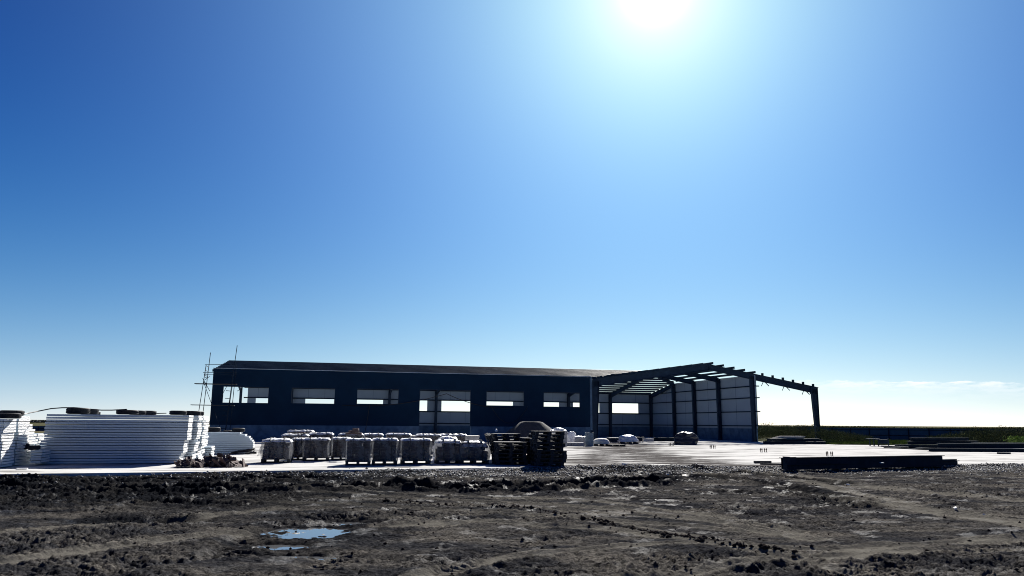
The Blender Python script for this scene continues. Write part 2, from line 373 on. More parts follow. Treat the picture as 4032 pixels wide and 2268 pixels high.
def ground_mat():
    m = bpy.data.materials.new('mud'); m.use_nodes = True; t = m.node_tree; n = t.nodes; l = t.links; p = n['Principled BSDF']
    co = n.new('ShaderNodeTexCoord').outputs['Object']
    def noise(s, d=5, r=.6, st=None):
        v = co
        if st: mm = n.new('ShaderNodeMapping'); l.new(co, mm.inputs[0]); mm.inputs['Scale'].default_value = st; v = mm.outputs[0]
        q = n.new('ShaderNodeTexNoise'); l.new(v, q.inputs['Vector']); q.inputs['Scale'].default_value = s; q.inputs['Detail'].default_value = d; q.inputs['Roughness'].default_value = r
        return q.outputs['Fac']
    def mr(v, a, b, c=0, d=1):
        q = n.new('ShaderNodeMapRange'); l.new(v, q.inputs[0]); q.inputs[1].default_value = a; q.inputs[2].default_value = b; q.inputs[3].default_value = c; q.inputs[4].default_value = d
        return q.outputs[0]
    def mth(op, a, b):
        q = n.new('ShaderNodeMath'); q.operation = op
        for i, x in enumerate((a, b)):
            if isinstance(x, (int, float)): q.inputs[i].default_value = x
            else: l.new(x, q.inputs[i])
        return q.outputs[0]
    def mix(f, a, b):
        q = n.new('ShaderNodeMix'); q.data_type = 'RGBA'; l.new(f, q.inputs['Factor'])
        for k, x in ((6, a), (7, b)):
            if isinstance(x, tuple): q.inputs[k].default_value = (*x, 1)
            else: l.new(x, q.inputs[k])
        return q.outputs[2]
    wet_shade = n.new('ShaderNodeAttribute'); wet_shade.attribute_name = 'wet_shade'; fld = n.new('ShaderNodeAttribute'); fld.attribute_name = 'field'
    lane = n.new('ShaderNodeAttribute'); lane.attribute_name = 'lane'
    big = noise(.55, 6, .62); small = mr(noise(26, 6, .75, (.6, 1, 1)), .36, .64); streak = noise(1.3, 5, .6, (.35, 1.6, 1))
    dry = mr(mth('ADD', mth('ADD', mth('MULTIPLY', big, .5), mth('MULTIPLY', streak, .5)), mth('MULTIPLY', lane.outputs['Fac'], .22)), .45, .62)
    c = mix(small, (.007, .008, .011), (.052, .052, .055))
    d = mix(small, (.026, .0245, .023), (.19, .175, .152))
    c = mix(dry, c, d)
    fk = mr(noise(13, 8, .72, (.7, 1, 1)), .40, .50, .35, 1)
    vm = n.new('ShaderNodeVectorMath'); vm.operation = 'SCALE'; l.new(c, vm.inputs[0]); l.new(fk, vm.inputs['Scale']); c = vm.outputs[0]
    c = mix(mth('MULTIPLY', mth('MULTIPLY', lane.outputs['Fac'], .75), mr(noise(7, 6, .7, (.5, 1, 1)), .36, .52)), c, (.140, .133, .114))
    wf = mth('MULTIPLY', wet_shade.outputs['Fac'], 1.0)
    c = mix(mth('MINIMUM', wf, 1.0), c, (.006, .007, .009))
    fc = mix(mr(noise(.02, 4), .4, .6), (.04, .05, .022), (.13, .115, .07))
    c = mix(fld.outputs['Fac'], c, fc)
    l.new(c, p.inputs['Base Color'])
    rg = mth('SUBTRACT', mr(dry, 0, 1, .62, .9), mth('MULTIPLY', wf, .25)); l.new(rg, p.inputs['Roughness'])
    p.inputs['Specular IOR Level'].default_value = .03
    spw = n.new('ShaderNodeMapRange'); l.new(wet_shade.outputs['Fac'], spw.inputs[0]); spw.inputs[1].default_value = .82; spw.inputs[3].default_value = .0; spw.inputs[4].default_value = .5; 
    l.new(mth('MAXIMUM', spw.outputs[0], mr(noise(1.3, 5, .65), .56, .66, 0, .035)), p.inputs['Specular IOR Level'])
    b1 = n.new('ShaderNodeBump'); b1.inputs['Strength'].default_value = .9; b1.inputs['Distance'].default_value = .03; l.new(noise(22, 6, .7), b1.inputs['Height'])
    l.new(b1.outputs[0], p.inputs['Normal'])
    return m
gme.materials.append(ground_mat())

def water(name, c, rx, ry, lv):
    mb = MB(); n = 40; ring = []
    for k in range(n):
        a = 2*math.pi*k/n; q = 1.6+.25*mnoise.noise(Vector((math.cos(a)*2+c.x, math.sin(a)*2, c.y)))
        ring.append((c.x+math.cos(a)*rx*q, c.y+math.sin(a)*ry*q, lv))
    mb.add(ring, [tuple(range(n))]); return mb
m = bpy.data.materials.new('water'); m.use_nodes = True; p = m.node_tree.nodes['Principled BSDF']
p.inputs['Base Color'].default_value = (.10, .105, .11, 1); p.inputs['Roughness'].default_value = .03; p.inputs['IOR'].default_value = 1.33; p.inputs['Specular IOR Level'].default_value = 1.0
M_water = m
for c, rx, ry, lv in PUD[:3]+PUD[4:]:
    tag(water('puddle', c, rx, ry, lv).build('puddle', M_water), kind='structure')

# concrete slab
xs = np.concatenate([np.linspace(-90, -30, 40)[:-1], np.linspace(-30, 36, 420), np.linspace(36, 90, 60)[1:]])
ts = np.linspace(0, 1, 260)**1.5
ne = near_edge(xs)+.05*(fbm(xs*1.5, xs*0, 3, 4)-.5); be = back_edge(xs)
Xs = np.repeat(xs[None, :], len(ts), 0); Ys = ne[None, :]+(be-ne)[None, :]*ts[:, None]
Zs = .008*(fbm(Xs*.4, Ys*.4, 2, 8)-.5)
Xs = np.vstack([Xs[:1], Xs]); Ys = np.vstack([Ys[:1]-.01, Ys]); Zs = np.vstack([Zs[:1]-.35, Zs])
sme = grid_mesh('concrete_slab', Xs, Ys, Zs, False)
dirt = np.zeros(Xs.shape)
for pts, w in [([(2300, 1842), (2450, 1800), (2480, 1770), (2400, 1745)], 2.2), ([(2900, 1840), (2650, 1815), (2500, 1785), (2420, 1760)], 2.0),
               ([(2350, 1850), (2600, 1840), (2850, 1830), (3050, 1838)], 1.5), ([(2330, 1790), (2560, 1800), (2760, 1840)], .9), ([(2560, 1752), (2330, 1765)], 2.0)]:
    pp = [G(a, b) for a, b in pts]; best = np.full(Xs.shape, 9e9)
    for a, b in zip(pp[:-1], pp[1:]):
        dx, dy = b.x-a.x, b.y-a.y; ln2 = dx*dx+dy*dy
        t = np.clip(((Xs-a.x)*dx+(Ys-a.y)*dy)/ln2, 0, 1); best = np.minimum(best, np.hypot(Xs-a.x-t*dx, Ys-a.y-t*dy))
    dirt = np.maximum(dirt, np.exp(-(best/w)**2)*1.25)
vattr(sme, 'dirt', dirt)
slab = bpy.data.objects.new('concrete_slab', sme); COL.objects.link(slab); tag(slab, kind='structure')
m = bpy.data.materials.new('slab_concrete'); m.use_nodes = True; t = m.node_tree; n = t.nodes; l = t.links; p = n['Principled BSDF']
co = n.new('ShaderNodeTexCoord').outputs['Object']
mm = n.new('ShaderNodeMapping'); l.new(co, mm.inputs[0]); mm.inputs['Rotation'].default_value = (0, 0, -A); mm.inputs['Scale'].default_value = (.35, 1.0, 1)
nz = n.new('ShaderNodeTexNoise'); l.new(mm.outputs[0], nz.inputs['Vector']); nz.inputs['Scale'].default_value = .8; nz.inputs['Detail'].default_value = 9; nz.inputs['Roughness'].default_value = .68
at_ = n.new('ShaderNodeAttribute'); at_.attribute_name = 'dirt'
nb = n.new('ShaderNodeTexNoise'); l.new(mm.outputs[0], nb.inputs['Vector']); nb.inputs['Scale'].default_value = 1.7; nb.inputs['Detail'].default_value = 8; nb.inputs['Roughness'].default_value = .75
nr_ = n.new('ShaderNodeMapRange'); l.new(nb.outputs['Fac'], nr_.inputs[0]); nr_.inputs[1].default_value = .42; nr_.inputs[2].default_value = .60; nr_.inputs[3].default_value = .15
at2 = n.new('ShaderNodeMath'); at2.operation = 'MULTIPLY'; l.new(at_.outputs['Fac'], at2.inputs[0]); l.new(nr_.outputs[0], at2.inputs[1])
ad = n.new('ShaderNodeMath'); ad.operation = 'MULTIPLY_ADD'; l.new(at2.outputs[0], ad.inputs[0]); ad.inputs[1].default_value = .36; l.new(nz.outputs['Fac'], ad.inputs[2])
r_ = n.new('ShaderNodeMapRange'); l.new(ad.outputs[0], r_.inputs[0]); r_.inputs[1].default_value = .475; r_.inputs[2].default_value = .66
cr = n.new('ShaderNodeValToRGB'); l.new(r_.outputs[0], cr.inputs[0])
e = cr.color_ramp.elements; e[0].color = (.60, .595, .57, 1); e[1].color = (.085, .08, .077, 1); x = e.new(.35); x.color = (.47, .465, .445, 1)
l.new(cr.outputs[0], p.inputs['Base Color']); p.inputs['Roughness'].default_value = .8; p.inputs['Specular IOR Level'].default_value = 0
b = n.new('ShaderNodeBump'); b.inputs['Strength'].default_value = .3; b.inputs['Distance'].default_value = .02; l.new(nz.outputs['Fac'], b.inputs['Height']); l.new(b.outputs[0], p.inputs['Normal'])
sme.materials.append(m)

# ------------------------------------------------------------------ the warehouse shell
WH = thing('warehouse', 'unfinished long dark blue steel shed with an open gabled bay on the right', 'building', tuple(P0))
def tb(mb, u0, u1, v0, v1, z0, z1):
    mb.hexa([T(u0, v0, z0), T(u1, v0, z0), T(u1, v1, z0), T(u0, v1, z0)], [T(u0, v0, z1), T(u1, v0, z1), T(u1, v1, z1), T(u0, v1, z1)])
def holes_u(mb, u0, u1, v0, v1, z0, z1, holes):
    cuts = sorted({u0, u1, *[h[0] for h in holes], *[h[1] for h in holes]})
    for a, b in zip(cuts[:-1], cuts[1:]):
        hs = sorted([h for h in holes if h[0] <= a+1e-6 and h[1] >= b-1e-6], key=lambda h: h[2]); z = z0
        for h in hs:
            if h[2] > z: tb(mb, a, b, v0, v1, z, h[2])
            z = max(z, h[3])
        if z < z1: tb(mb, a, b, v0, v1, z, z1)
UE = 33.0; UG = 49.5; VB = 23.8; RIDGE = 7.45; UW = 56.75; UA = 44.9
fw = [(.7, 4.3, 3.09, 4.41), (6.1, 9.68, 3.11, 4.41), (11.5, 15.05, 3.14, 4.43), (16.85, 21.4, 1.29, 4.45), (22.8, 26.3, 3.14, 4.43), (28.1, 31.6, 3.1, 4.40)]
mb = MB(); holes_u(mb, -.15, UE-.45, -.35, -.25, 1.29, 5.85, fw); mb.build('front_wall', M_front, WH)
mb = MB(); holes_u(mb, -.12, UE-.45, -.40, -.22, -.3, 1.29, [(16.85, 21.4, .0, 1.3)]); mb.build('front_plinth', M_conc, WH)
mb = MB()
for (a, b, c, d) in fw:                                   # reveals: bare panel edge round each opening
    mb = MB()
    for x in (a, b-.03): tb(mb, x, x+.03, -.36, -.24, c+.003, d-.003)
    tb(mb, a+.033-.004, b-.033+.004, -.36, -.24, d-.03, d-.003)
    mb.build('opening_trim', M_steel, WH)
mb = MB(); tb(mb, -.2, UE-.3, -.42, -.1, 5.86, 5.90); mb.build('eave_flashing', M_white, WH)
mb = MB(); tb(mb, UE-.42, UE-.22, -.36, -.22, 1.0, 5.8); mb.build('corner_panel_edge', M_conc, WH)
# rear wall, seen from inside
bw = [(1.6, 4.7, 2.95, 4.2), (7.0, 10.2, 2.95, 4.2), (12.7, 15.8, 2.95, 4.2), (17.6, 21.0, 2.95, 4.2), (22.7, 26.2, 2.95, 4.2), (28.0, 31.5, 2.95, 4.2), (33.6, 37.4, 2.95, 4.2), (39.2, 42.7, 2.95, 4.2), (44.4, 47.95, 2.95, 4.2)]
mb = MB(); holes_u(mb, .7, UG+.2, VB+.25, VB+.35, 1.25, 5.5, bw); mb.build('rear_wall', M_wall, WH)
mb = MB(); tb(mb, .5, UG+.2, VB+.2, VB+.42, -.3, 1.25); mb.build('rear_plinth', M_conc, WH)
# right-hand cross wall
mb = MB(); mb.hexa([T(UG+.22, -.2, 1.25), T(UG+.32, -.2, 1.25), T(UG+.32, 17, 1.25), T(UG+.22, 17, 1.25)], [T(UG+.22, -.2, 6.42), T(UG+.32, -.2, 6.42), T(UG+.32, 17, 6.42), T(UG+.22, 17, 6.42)])
mb.hexa([T(UG+.22, 17, 1.25), T(UG+.32, 17, 1.25), T(UG+.32, VB+.2, 1.25), T(UG+.22, VB+.2, 1.25)], [T(UG+.22, 17, 6.42), T(UG+.32, 17, 6.42), T(UG+.32, VB+.2, 5.45), T(UG+.22, VB+.2, 5.45)])
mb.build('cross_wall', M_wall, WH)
mb = MB(); tb(mb, UG+.18, UG+.36, -.1, VB+.2, -.3, 1.25); mb.build('cross_plinth', M_conc, WH)
mb = MB(); tb(mb, UG+.33, UG+.37, -.22, -.02, 1.25, 6.3); mb.build('edge_strip', mat('edge_green', (.05, .10, .05), .6), WH)
def col_u(u, v, h, d0=.32, d1=.5, w=.26, along='v', sgn=1):  # tapered I column
    mb = MB(); ax = VX if along == 'v' else UX; oth = UX if along == 'v' else VX; c = T(u, v)
    def plate(a0, a1, b0, b1, w0):
        mb.hexa([c+ax*a0-oth*w0, c+ax*b0-oth*w0, c+ax*b0+oth*w0, c+ax*a0+oth*w0], [c+ax*a1-oth*w0+Vector((0, 0, h)), c+ax*b1-oth*w0+Vector((0, 0, h)), c+ax*b1+oth*w0+Vector((0, 0, h)), c+ax*a1+oth*w0+Vector((0, 0, h))])
    s = sgn
    plate(0, 0, .015*s, .015*s, w/2)
    plate((d0-.015)*s, (d1-.015)*s, d0*s, d1*s, w/2)
    plate(.016*s, .016*s, (d0-.016)*s, (d1-.016)*s, .008)
    mb.box(c+ax*(d0*.5*s)+Vector((0, 0, .012)), (.5, .5, .024), A)
    return mb.build('column', M_steel, WH)
for k in range(10): col_u(k*5.5, VB+.1, 5.25, .3, .5, sgn=-1)
for k in range(7): col_u(min(k*5.5, UE-.15), -.15, 5.5, .3, .5)
for v, h in ((6.5, 6.35), (12, 6.35), (17.1, 6.3)): col_u(UG+.15, v, h, .34, .40, .28, 'u', -1)
col_u(UG+.15, -.1, 6.3, .34, .40, .28, 'u', -1)
col_u(UE-.15, -.1, 5.5, .45, .7, .28, 'u', 1)
col_u(UW, -.1, 5.15, .42, .70, .28, 'u', -1)
def rafter(a, b, h, h1, name='rafter', w=.2):
    mb = MB(); mb.ibeam(Vector(a)-Vector((0, 0, h)), Vector(b)-Vector((0, 0, h1)), h, w, .02, .016, h1=h1) ; return mb.build(name, M_steel, WH)
def zi(v): return 5.85-.25+(RIDGE-5.85)*min(v, VB-v)/(VB/2)          # rafter top, long roof
for k in range(0, 7):
    u = min(k*5.5, UE-.15)
    rafter(T(u, 0, 5.62), T(u, 11.9, RIDGE-.22), .55, .38); rafter(T(u, VB, 5.32), T(u, 11.9, RIDGE-.22), .55, .38)
for k in (7, 8): rafter(T(k*5.5, VB, 5.32), T(k*5.5, 11.9, RIDGE-.22), .55, .38)
rafter(T(UG, VB, 5.32), T(UG, 16.9, 6.45), .5, .4)
rafter(T(UA, 12, RIDGE-.22), T(UG, 16.9, 6.45), .4, .4, 'valley_rafter'); rafter(T(UA, 12, RIDGE-.22), T(UE, 0, 5.6), .4, .5, 'valley_rafter')
rafter(T(UE, -.1, 5.68), T(UA, -.1, 7.35), .72, .55, w=.24); rafter(T(UW, -.1, 5.36), T(UA, -.1, 7.35), .68, .55, w=.24)
rafter(T(UE+6.5, 6.5, 6.5), T(UA, 6.5, 7.28), .5, .4); rafter(T(UG, 6.5, 6.5), T(UA, 6.5, 7.28), .5, .4)
rafter(T(UG, 12, 6.5), T(UA, 12, 7.26), .5, .4)
for (u, z) in ((UA-.02, 7.1), (UW-.75, 5.1)): mb = MB(); tb(mb, u, u+.05, -.24, .04, z-.42, z+.27); mb.build('joint_plate', M_steel, WH)
def purlin(a, b, hh=.2, w=.085, tilt=0):
    mb = MB(); a = Vector(a); b = Vector(b); d = (b-a).normalized(); sd = Vector((-d.y, d.x, 0)).normalized()
    def sl(y0, y1, z0, z1):
        q = Vector((0, 0, 1)); mb.hexa([a+sd*y0+q*z0, a+sd*y1+q*z0, b+sd*y1+q*z0, b+sd*y0+q*z0], [a+sd*y0+q*z1, a+sd*y1+q*z1, b+sd*y1+q*z1, b+sd*y0+q*z1])
    sl(-.004, .004, 0, hh); q = Vector((0, 0, 1)); f0 = sd*.004*math.copysign(1, tilt or 1)+q*hh; f1 = sd*w*math.copysign(1, tilt or 1)+q*(hh+w*abs(tilt)); mb.hexa([a+f0-q*.006, a+f1-q*.006, b+f1-q*.006, b+f0-q*.006], [a+f0, a+f1, b+f1, b+f0]); sl(-w, -.004, 0, .006)
    return mb.build('purlin', M_purlin, WH)
NP = 10
for i in range(NP+1):
    f_ = i/NP; v = .15+f_*11.55; z = 5.62+f_*(RIDGE-.22-5.62)
    ue = UE+(UA-UE)*f_-.3
    purlin(T(-.3, v, z), T(ue, v, z), tilt=.14)
    v2 = VB-.1-f_*11.55; z2 = 5.34+f_*(RIDGE-.22-5.34)
    ur = UG+.1 if v2 > 16.9 else UA+(UG-UA)*(v2-12)/4.9
    purlin(T(-.3, v2, z2), T(ur, v2, z2), tilt=-.14)
# wing roof: purlins run into the depth from the front frame
for i in range(10):
    u = UE+.6+i*1.15
    if u > UA-.1: break
    z = 5.68+(u-UE)/(UA-UE)*1.67; purlin(T(u, -.75, z), T(u, max(.4, 12*(u-UE)/(UA-UE)-.2), z), .2)
for i in range(5):
    u = UA+.12+i*1.13; z = 7.35-(u-UA)/(UW-UA)*1.99; purlin(T(u, -.75, z), T(u, min(16.6, 12+(u-UA)), z), .2)
for i in range(5, 11):
    mb = MB()
    u = UA+.12+i*1.13; z = 7.35-(u-UA)/(UW-UA)*1.99; tb(mb, u-.08, u+.08, -.2, 0, z, z+.25)
    mb.build('purlin_cleat', M_steelD, WH)
for u in (50.8, 53.1, 55.3):
    z = 7.35-(u-UA)/(UW-UA)*1.99-.6
    for s in (-1, 1):
        mb = MB(); mb.tube([T(u+.06*s, -.1, z+.05), T(u+.42*s, -.3, z-.40)], .04, 4); mb.build('fly_brace', M_steelD, WH)
# girts
for z in (1.5, 2.88, 4.22, 5.35):
    mb = MB(); tb(mb, .3, UG, VB+.12, VB+.24, z-.06, z+.06); mb.build('girt', M_steelD, WH)
    for a, b in ((.1, 6.4), (6.6, 11.9), (12.1, 17)):
        mb = MB(); tb(mb, UG+.12, UG+.21, a, b, z-.05, z+.05); mb.build('girt', M_steelD, WH)
    mb = MB(); tb(mb, UG+.12, UG+.21, 17.2, VB, z-.05, z+.05) if z < 5.4 else None; mb.build('girt', M_steelD, WH)
    mb = MB(); tb(mb, UG+.1, UG+.66, -.26, -.12, z-.05, z+.05); mb.build('girt_stub', M_steelD, WH)
mb = MB()
for z in (6.36,): tb(mb, UG+.02, UG+.2, .3, 16.6, z, z+.05)
mb.build('eave_channel', M_white, WH)
for u in np.arange(1.8, UG, 1.83):
    mb = MB()
    if all(not (h[0]-.05 < u < h[1]+.05) for h in bw): tb(mb, u, u+.018, VB+.24, VB+.247, 1.27, 5.45)
    else:
        tb(mb, u, u+.018, VB+.24, VB+.247, 1.27, 2.9); mb.build('panel_joint', M_steel, WH); mb = MB(); tb(mb, u, u+.018, VB+.24, VB+.247, 4.26, 5.45)
    mb.build('panel_joint', M_steel, WH)
for v in (3.4, 9.2, 14.6, 19.5): mb = MB(); tb(mb, UG+.213, UG+.22, v, v+.025, 1.27, 6.3 if v < 17 else 5.9); mb.build('panel_joint', M_steel, WH)
# cables slung along the front wall
def cable(pts, r, name, label, sag=0, mt=None, seg=14):
    out = []
    for a, b in zip(pts[:-1], pts[1:]):
        for k in range(seg):
            t = k/seg; q = Vector(a).lerp(Vector(b), t); q.z -= sag*4*t*(1-t); out.append(q)
    out.append(Vector(pts[-1])); mb = MB(); mb.tube(out, r, 5); o = mb.build(name, mt or M_cable); tag(o, label, 'cable'); return o
cable([T(10.3, -.45, 3.0), T(19.2, -.5, 4.1), T(25.4, -.45, 2.95)], .03, 'cable', 'thin black cable slung across the doorway of the shed', .42)
cable([T(12.6, -.45, 3.1), T(12.4, -.45, 1.4), T(12.2, -.5, .2)], .025, 'cable', 'thin black cable hanging down the shed wall beside the doorway')
cable([T(23.2, -.45, 3.1), T(26.6, -.45, 3.1)], .022, 'cable', 'black cable hanging in a loop below the fifth opening of the shed', 1.5)

# ------------------------------------------------------------------ scaffold at the shed's left corner
SC = T(-1.0, -1.9)
sc = thing('scaffold', 'spindly steel ladder scaffold leaning at the left corner of the dark shed', 'scaffold', tuple(SC))
lean = .065; YS = SC.y
def SP(px, py, dy=0): return D(px, py, YS+dy)
def pole(name, a, b, r=.028): mb = MB(); mb.tube([a, b], r, 6); return mb.build(name, M_steelD, sc)
LP = [((812, 1435), (770, 1700), 0), ((829, 1388), (790, 1700), .9), ((934, 1360), (884, 1715), 0.0), ((931.0, 1433), (905-2, 1715), .9)]
for (a, b, dy) in LP: pole('pole', SP(*a, dy), SP(*b, dy))
def lerp2(p, q, t): return (p[0]+(q[0]-p[0])*t, p[1]+(q[1]-p[1])*t)
for y in (1440, 1458, 1470, 1477, 1484, 1505, 1512):
    t1 = (y-1435)/265; t2 = (y+5-1388)/312
    pole('rung', SP(*lerp2(*LP[0][:2], max(0, t1)), 0), SP(*lerp2(*LP[1][:2], t2), .9), .022)
for y in (1436, 1458, 1480, 1510, 1538, 1568, 1617, 1636, 1660, 1686):
    t1 = (y-1360)/355; xx = 934-50*t1
    pole('rung', SP(xx-19 if y > 1500 else xx-8, y, 0), SP(xx, y+1.5, .9) if False else SP(xx, y+2, 0), .025)
pole('pole', SP(914, 1523), SP(886, 1715), .026)
def board(a, b, w=.9, th=.05, name='deck_board'):
    mb = MB(); a = Vector(a); b = Vector(b); mb.hexa([a, b, b+VX*w, a+VX*w], [a+Vector((0, 0, th)), b+Vector((0, 0, th)), b+VX*w+Vector((0, 0, th)), a+VX*w+Vector((0, 0, th))]); return mb.build(name, M_wood, sc)
board(SP(765, 1511), SP(931, 1514)); board(SP(750, 1595), SP(920, 1598))
for a, b in (((807, 1436), (930, 1434)), ((800, 1467), (932, 1466)), ((803, 1474), (932, 1473))): pole('rail', SP(*a), SP(*b), .022)
for a, b in (((798, 1489), (826, 1540)), ((826, 1482), (805, 1497)), ((800, 1500), (874, 1703)), ((892, 1523), (862, 1578)), ((934, 1540), (958, 1525))): pole('brace', SP(*a), SP(*b), .022)

# ------------------------------------------------------------------ sandwich panel stacks
def panel(mname, L_, W_, th, seed):
    r = random.Random(seed); mb = MB(); h = th/2-.0115
    nx = 7; ny = 9
    # skins and long sides with a shallow groove, broken foam at both short ends
    prof = [(-W_/2, -h), (-W_/2, h), (W_/2, h), (W_/2, -h)]
    k = len(prof); e0 = r.uniform(-.02, .02); e1 = r.uniform(-.02, .02)
    a = [(-L_/2+e0, p[0], p[1]) for p in prof]; b = [(L_/2+e1, p[0], p[1]) for p in prof]
    mb.add(a+b, [(i, (i+1) % k, k+(i+1) % k, k+i) for i in range(k)])
    mb.cur = 1
    for sx, x0 in ((-1, -L_/2+e0), (1, L_/2+e1)):
        vs = []; fs = []
        for i in range(ny+1):
            for j in range(4):
                inner = 0 < i < ny and 0 < j < 3
                vs.append((x0+sx*(.004+(r.uniform(-.009, .009) if inner else 0)), -W_/2+.012+(W_-.024)*i/ny, -h+2*h*j/3))
        for i in range(ny):
            for j in range(3):
                q = (i*4+j, i*4+j+1, (i+1)*4+j+1, (i+1)*4+j); fs.append(q if sx < 0 else tuple(reversed(q)))
        mb.add(vs, fs)
    me = mb.build(mname, [M_white, M_foam]); return me
proto_cache = {}
def pstack(desc, group, x, y, z0, L_, W_, n, th, rz, xoff=None, jit=.02, lens=None):
    for i in range(n):                                    # i counts from the bottom
        Li = lens[i] if lens else L_
        key = (round(Li, 2), W_, th)
        if key not in proto_cache: proto_cache[key] = [panel('sandwich_panel', Li, W_, th, len(proto_cache)*7+s) for s in range(3)]; fresh = list(proto_cache[key])
        pr = proto_cache[key][random.randrange(3)]
        o = pr.copy(); COL.objects.link(o)
        dx = (xoff[i] if xoff else 0)+random.uniform(-jit, jit)
        c = Vector((dx, random.uniform(-jit, jit)*.25, 0)); c.rotate(Matrix.Rotation(rz, 3, 'Z'))
        o.location = (x+c.x, y+c.y, z0+th*(i+.5)); o.rotation_euler = (0, 0, rz+random.uniform(-.002, .002))
        k = n-1-i
        tag(o, '%s white panel from the top of %s' % (ORD[k], desc) if k else 'topmost white sandwich panel of %s' % desc, 'panel', group)
TH = .0945
aL = G(172, 1826); aR = G(735, 1820)
rzA = .045
def place_front(px0, px1, ybase):                         # front edge from a photo span
    a = G(px0, ybase); b = G(px1, ybase); return a, b
# A: the big front stack
rzA = .245; WA = 1.15; SU = Vector((math.cos(rzA), math.sin(rzA), 0)); SV = Vector((-SU.y, SU.x, 0))
def corner_stack(px, y, n, L_, desc, grp, off=None, jit=.03, z0=.02, W_=1.15):   # y, px: where its right front corner stands
    c = D(px, 1700, y); c.z = 0; m_ = c-SU*(L_/2)+SV*(W_/2); pstack(desc, grp, m_.x, m_.y, z0, L_, W_, n, TH, rzA, off, jit)
offA = [-.17-.02*((i*7) % 3) if i < 4 else (-.10 if i < 9 else 0) for i in range(19)]
corner_stack(737, 29.7, 19, 4.86, 'the long front stack', 'panels of the long front stack', offA, .012, W_=WA)
corner_stack(777, 31.05, 19, 4.8, 'the second stack, just behind the long one', 'panels of the second stack', [-.16 if i < 4 else (-.08 if i < 9 else 0) for i in range(19)], .03)
corner_stack(797, 32.35, 19, 4.8, 'the third stack behind the long one', 'panels of the third stack', [-.12 if i < 5 else 0 for i in range(19)], .035)
corner_stack(806, 33.65, 19, 4.8, 'the rearmost tall stack', 'panels of the rearmost tall stack', [-.1 if i < 5 else 0 for i in range(19)], .03)
corner_stack(838, 34.9, 5, 1.6, 'the short stack right of the tall ones', 'panels of the short low stack', None, .01)
# the stepped low stack in front of the shed corner
rights = [1000, 1002, 1004, 1003, 1004, 1003, 1001, 995, 987, 976, 957]
eL = D(800, 1750, 38.4); eL.z = 0
for i in range(11):
    L_ = round((D(rights[i], 1750, 39.3).x-eL.x)/SU.x, 2)
    key = (L_, 1.15, TH)
    if key not in proto_cache: proto_cache[key] = [panel('sandwich_panel', L_, 1.15, TH, 300+i)]
    o = proto_cache[key][0].copy(); COL.objects.link(o); m_ = eL+SU*(L_/2)+SV*.575; o.location = (m_.x, m_.y, .02+TH*(i+.5)); o.rotation_euler = (0, 0, rzA)
    k = 10-i
    tag(o, ('%s white sandwich panel from the top of the stepped low stack' % ORD[k]) if k else 'topmost and shortest white sandwich panel of the stepped low stack', 'panel', 'panels of the stepped low stack')
# left-hand stacks
corner_stack(8, 26.1, 17, 4.0, 'the leftmost stack', 'panels of the leftmost stack', [.0 if i > 8 else .05 for i in range(17)], .02)
corner_stack(70, 27.45, 18, 3.6, 'the stack behind the leftmost', 'panels of the stack behind the leftmost', None, .035)
corner_stack(104, 28.9, 15, 3.0, 'the ragged stack at left', 'panels of the ragged left stack', [0 if i < 11 else -.06*(i-10) for i in range(15)], .06)
corner_stack(152, 31.2, 11, 3.0, 'the low stack in the left gap', 'panels of the low stack in the gap', None, .06)
g0 = D(104, 1790, 27.6); g1 = D(152, 1790, 27.75); pstack('the small stack with two tyres', 'panels of the small gap stack', (g0.x+g1.x)/2, 28.15, .1, g1.x-g0.x, .95, 5, .088, rzA, None, .01)
for v_ in proto_cache.values():
    for o in v_: bpy.data.objects.remove(o)

# ------------------------------------------------------------------ tyres
def tyre_proto():
    t = thing('tyre', 'x', 'tyre', (0, 0, 0), local=True)
    R = .5; w = .28
    prof = [(.29, -.11), (.31, -.135), (.40, -.14), (.465, -.125), (.49, -.10), (.5, -.05), (.5, .05), (.49, .10), (.465, .125), (.40, .14), (.31, .135), (.29, .11), (.33, .09), (.40, .07), (.42, 0), (.40, -.07), (.33, -.09), (.29, -.11)]
    mb = MB(); mb.lathe(prof, (0, 0, .14), 40); mb.build('casing', M_rubber, t, smooth=True)
    mb = MB()
    for k in range(48):
        a = 2*math.pi*k/48
        for z, s in ((-.055, 1), (.055, -1)):
            mb.box((math.cos(a+s*.02)*.503, math.sin(a+s*.02)*.503, .14+z), (.022, .045, .085), a)
    mb.build('tread', M_rubber, t); return t
TY = tyre_proto(); first = True
def tyre(px0, px1, ytop, ybot, y, label, grp):
    a = D(px0, ybot, y); b = D(px1, ybot, y); w = b.x-a.x; h = D(px0, ytop, y).z-a.z
    s = w; k = max(.5, h/.28)
    dup(TY, ((a.x+b.x)/2, y+w/2, a.z+.004), random.uniform(0, 3), label, grp, (s, s, k))
zt = .02+19*TH
def tyre_on(px0, px1, y, z, h, label, grp):
    a = D(px0, 1630, y).x; b = D(px1, 1630, y).x; w = b-a
    dup(TY, ((a+b)/2, y+w/2, z+.003), random.uniform(0, 3), label, grp, (w, w, h/.28))
g = 'old tyres weighing down the panel stacks'
tyre_on(242, 325, 29.0, zt, .23, 'big old black tyre, left end of the long front stack', g)
tyre_on(300, 366, 30.7, zt, .22, 'old black tyre just behind the big tyre at the left of the front stack', g)
tyre_on(345, 383, 33.0, zt, .13, 'small low tyre peeping out right of the left tyre pair', g)
tyre_on(442, 521, 29.2, zt, .17, 'flat black tyre in the middle of the long front stack', g)
tyre_on(492, 556, 30.7, zt, .17, 'tyre half hidden right behind the middle tyre', g)
tyre_on(535, 598, 33.4, zt, .2, 'rear tyre standing clear right of the middle tyres', g)
tyre_on(656, 719, 29.8, zt, .165, 'black tyre near the right end of the long front stack', g)
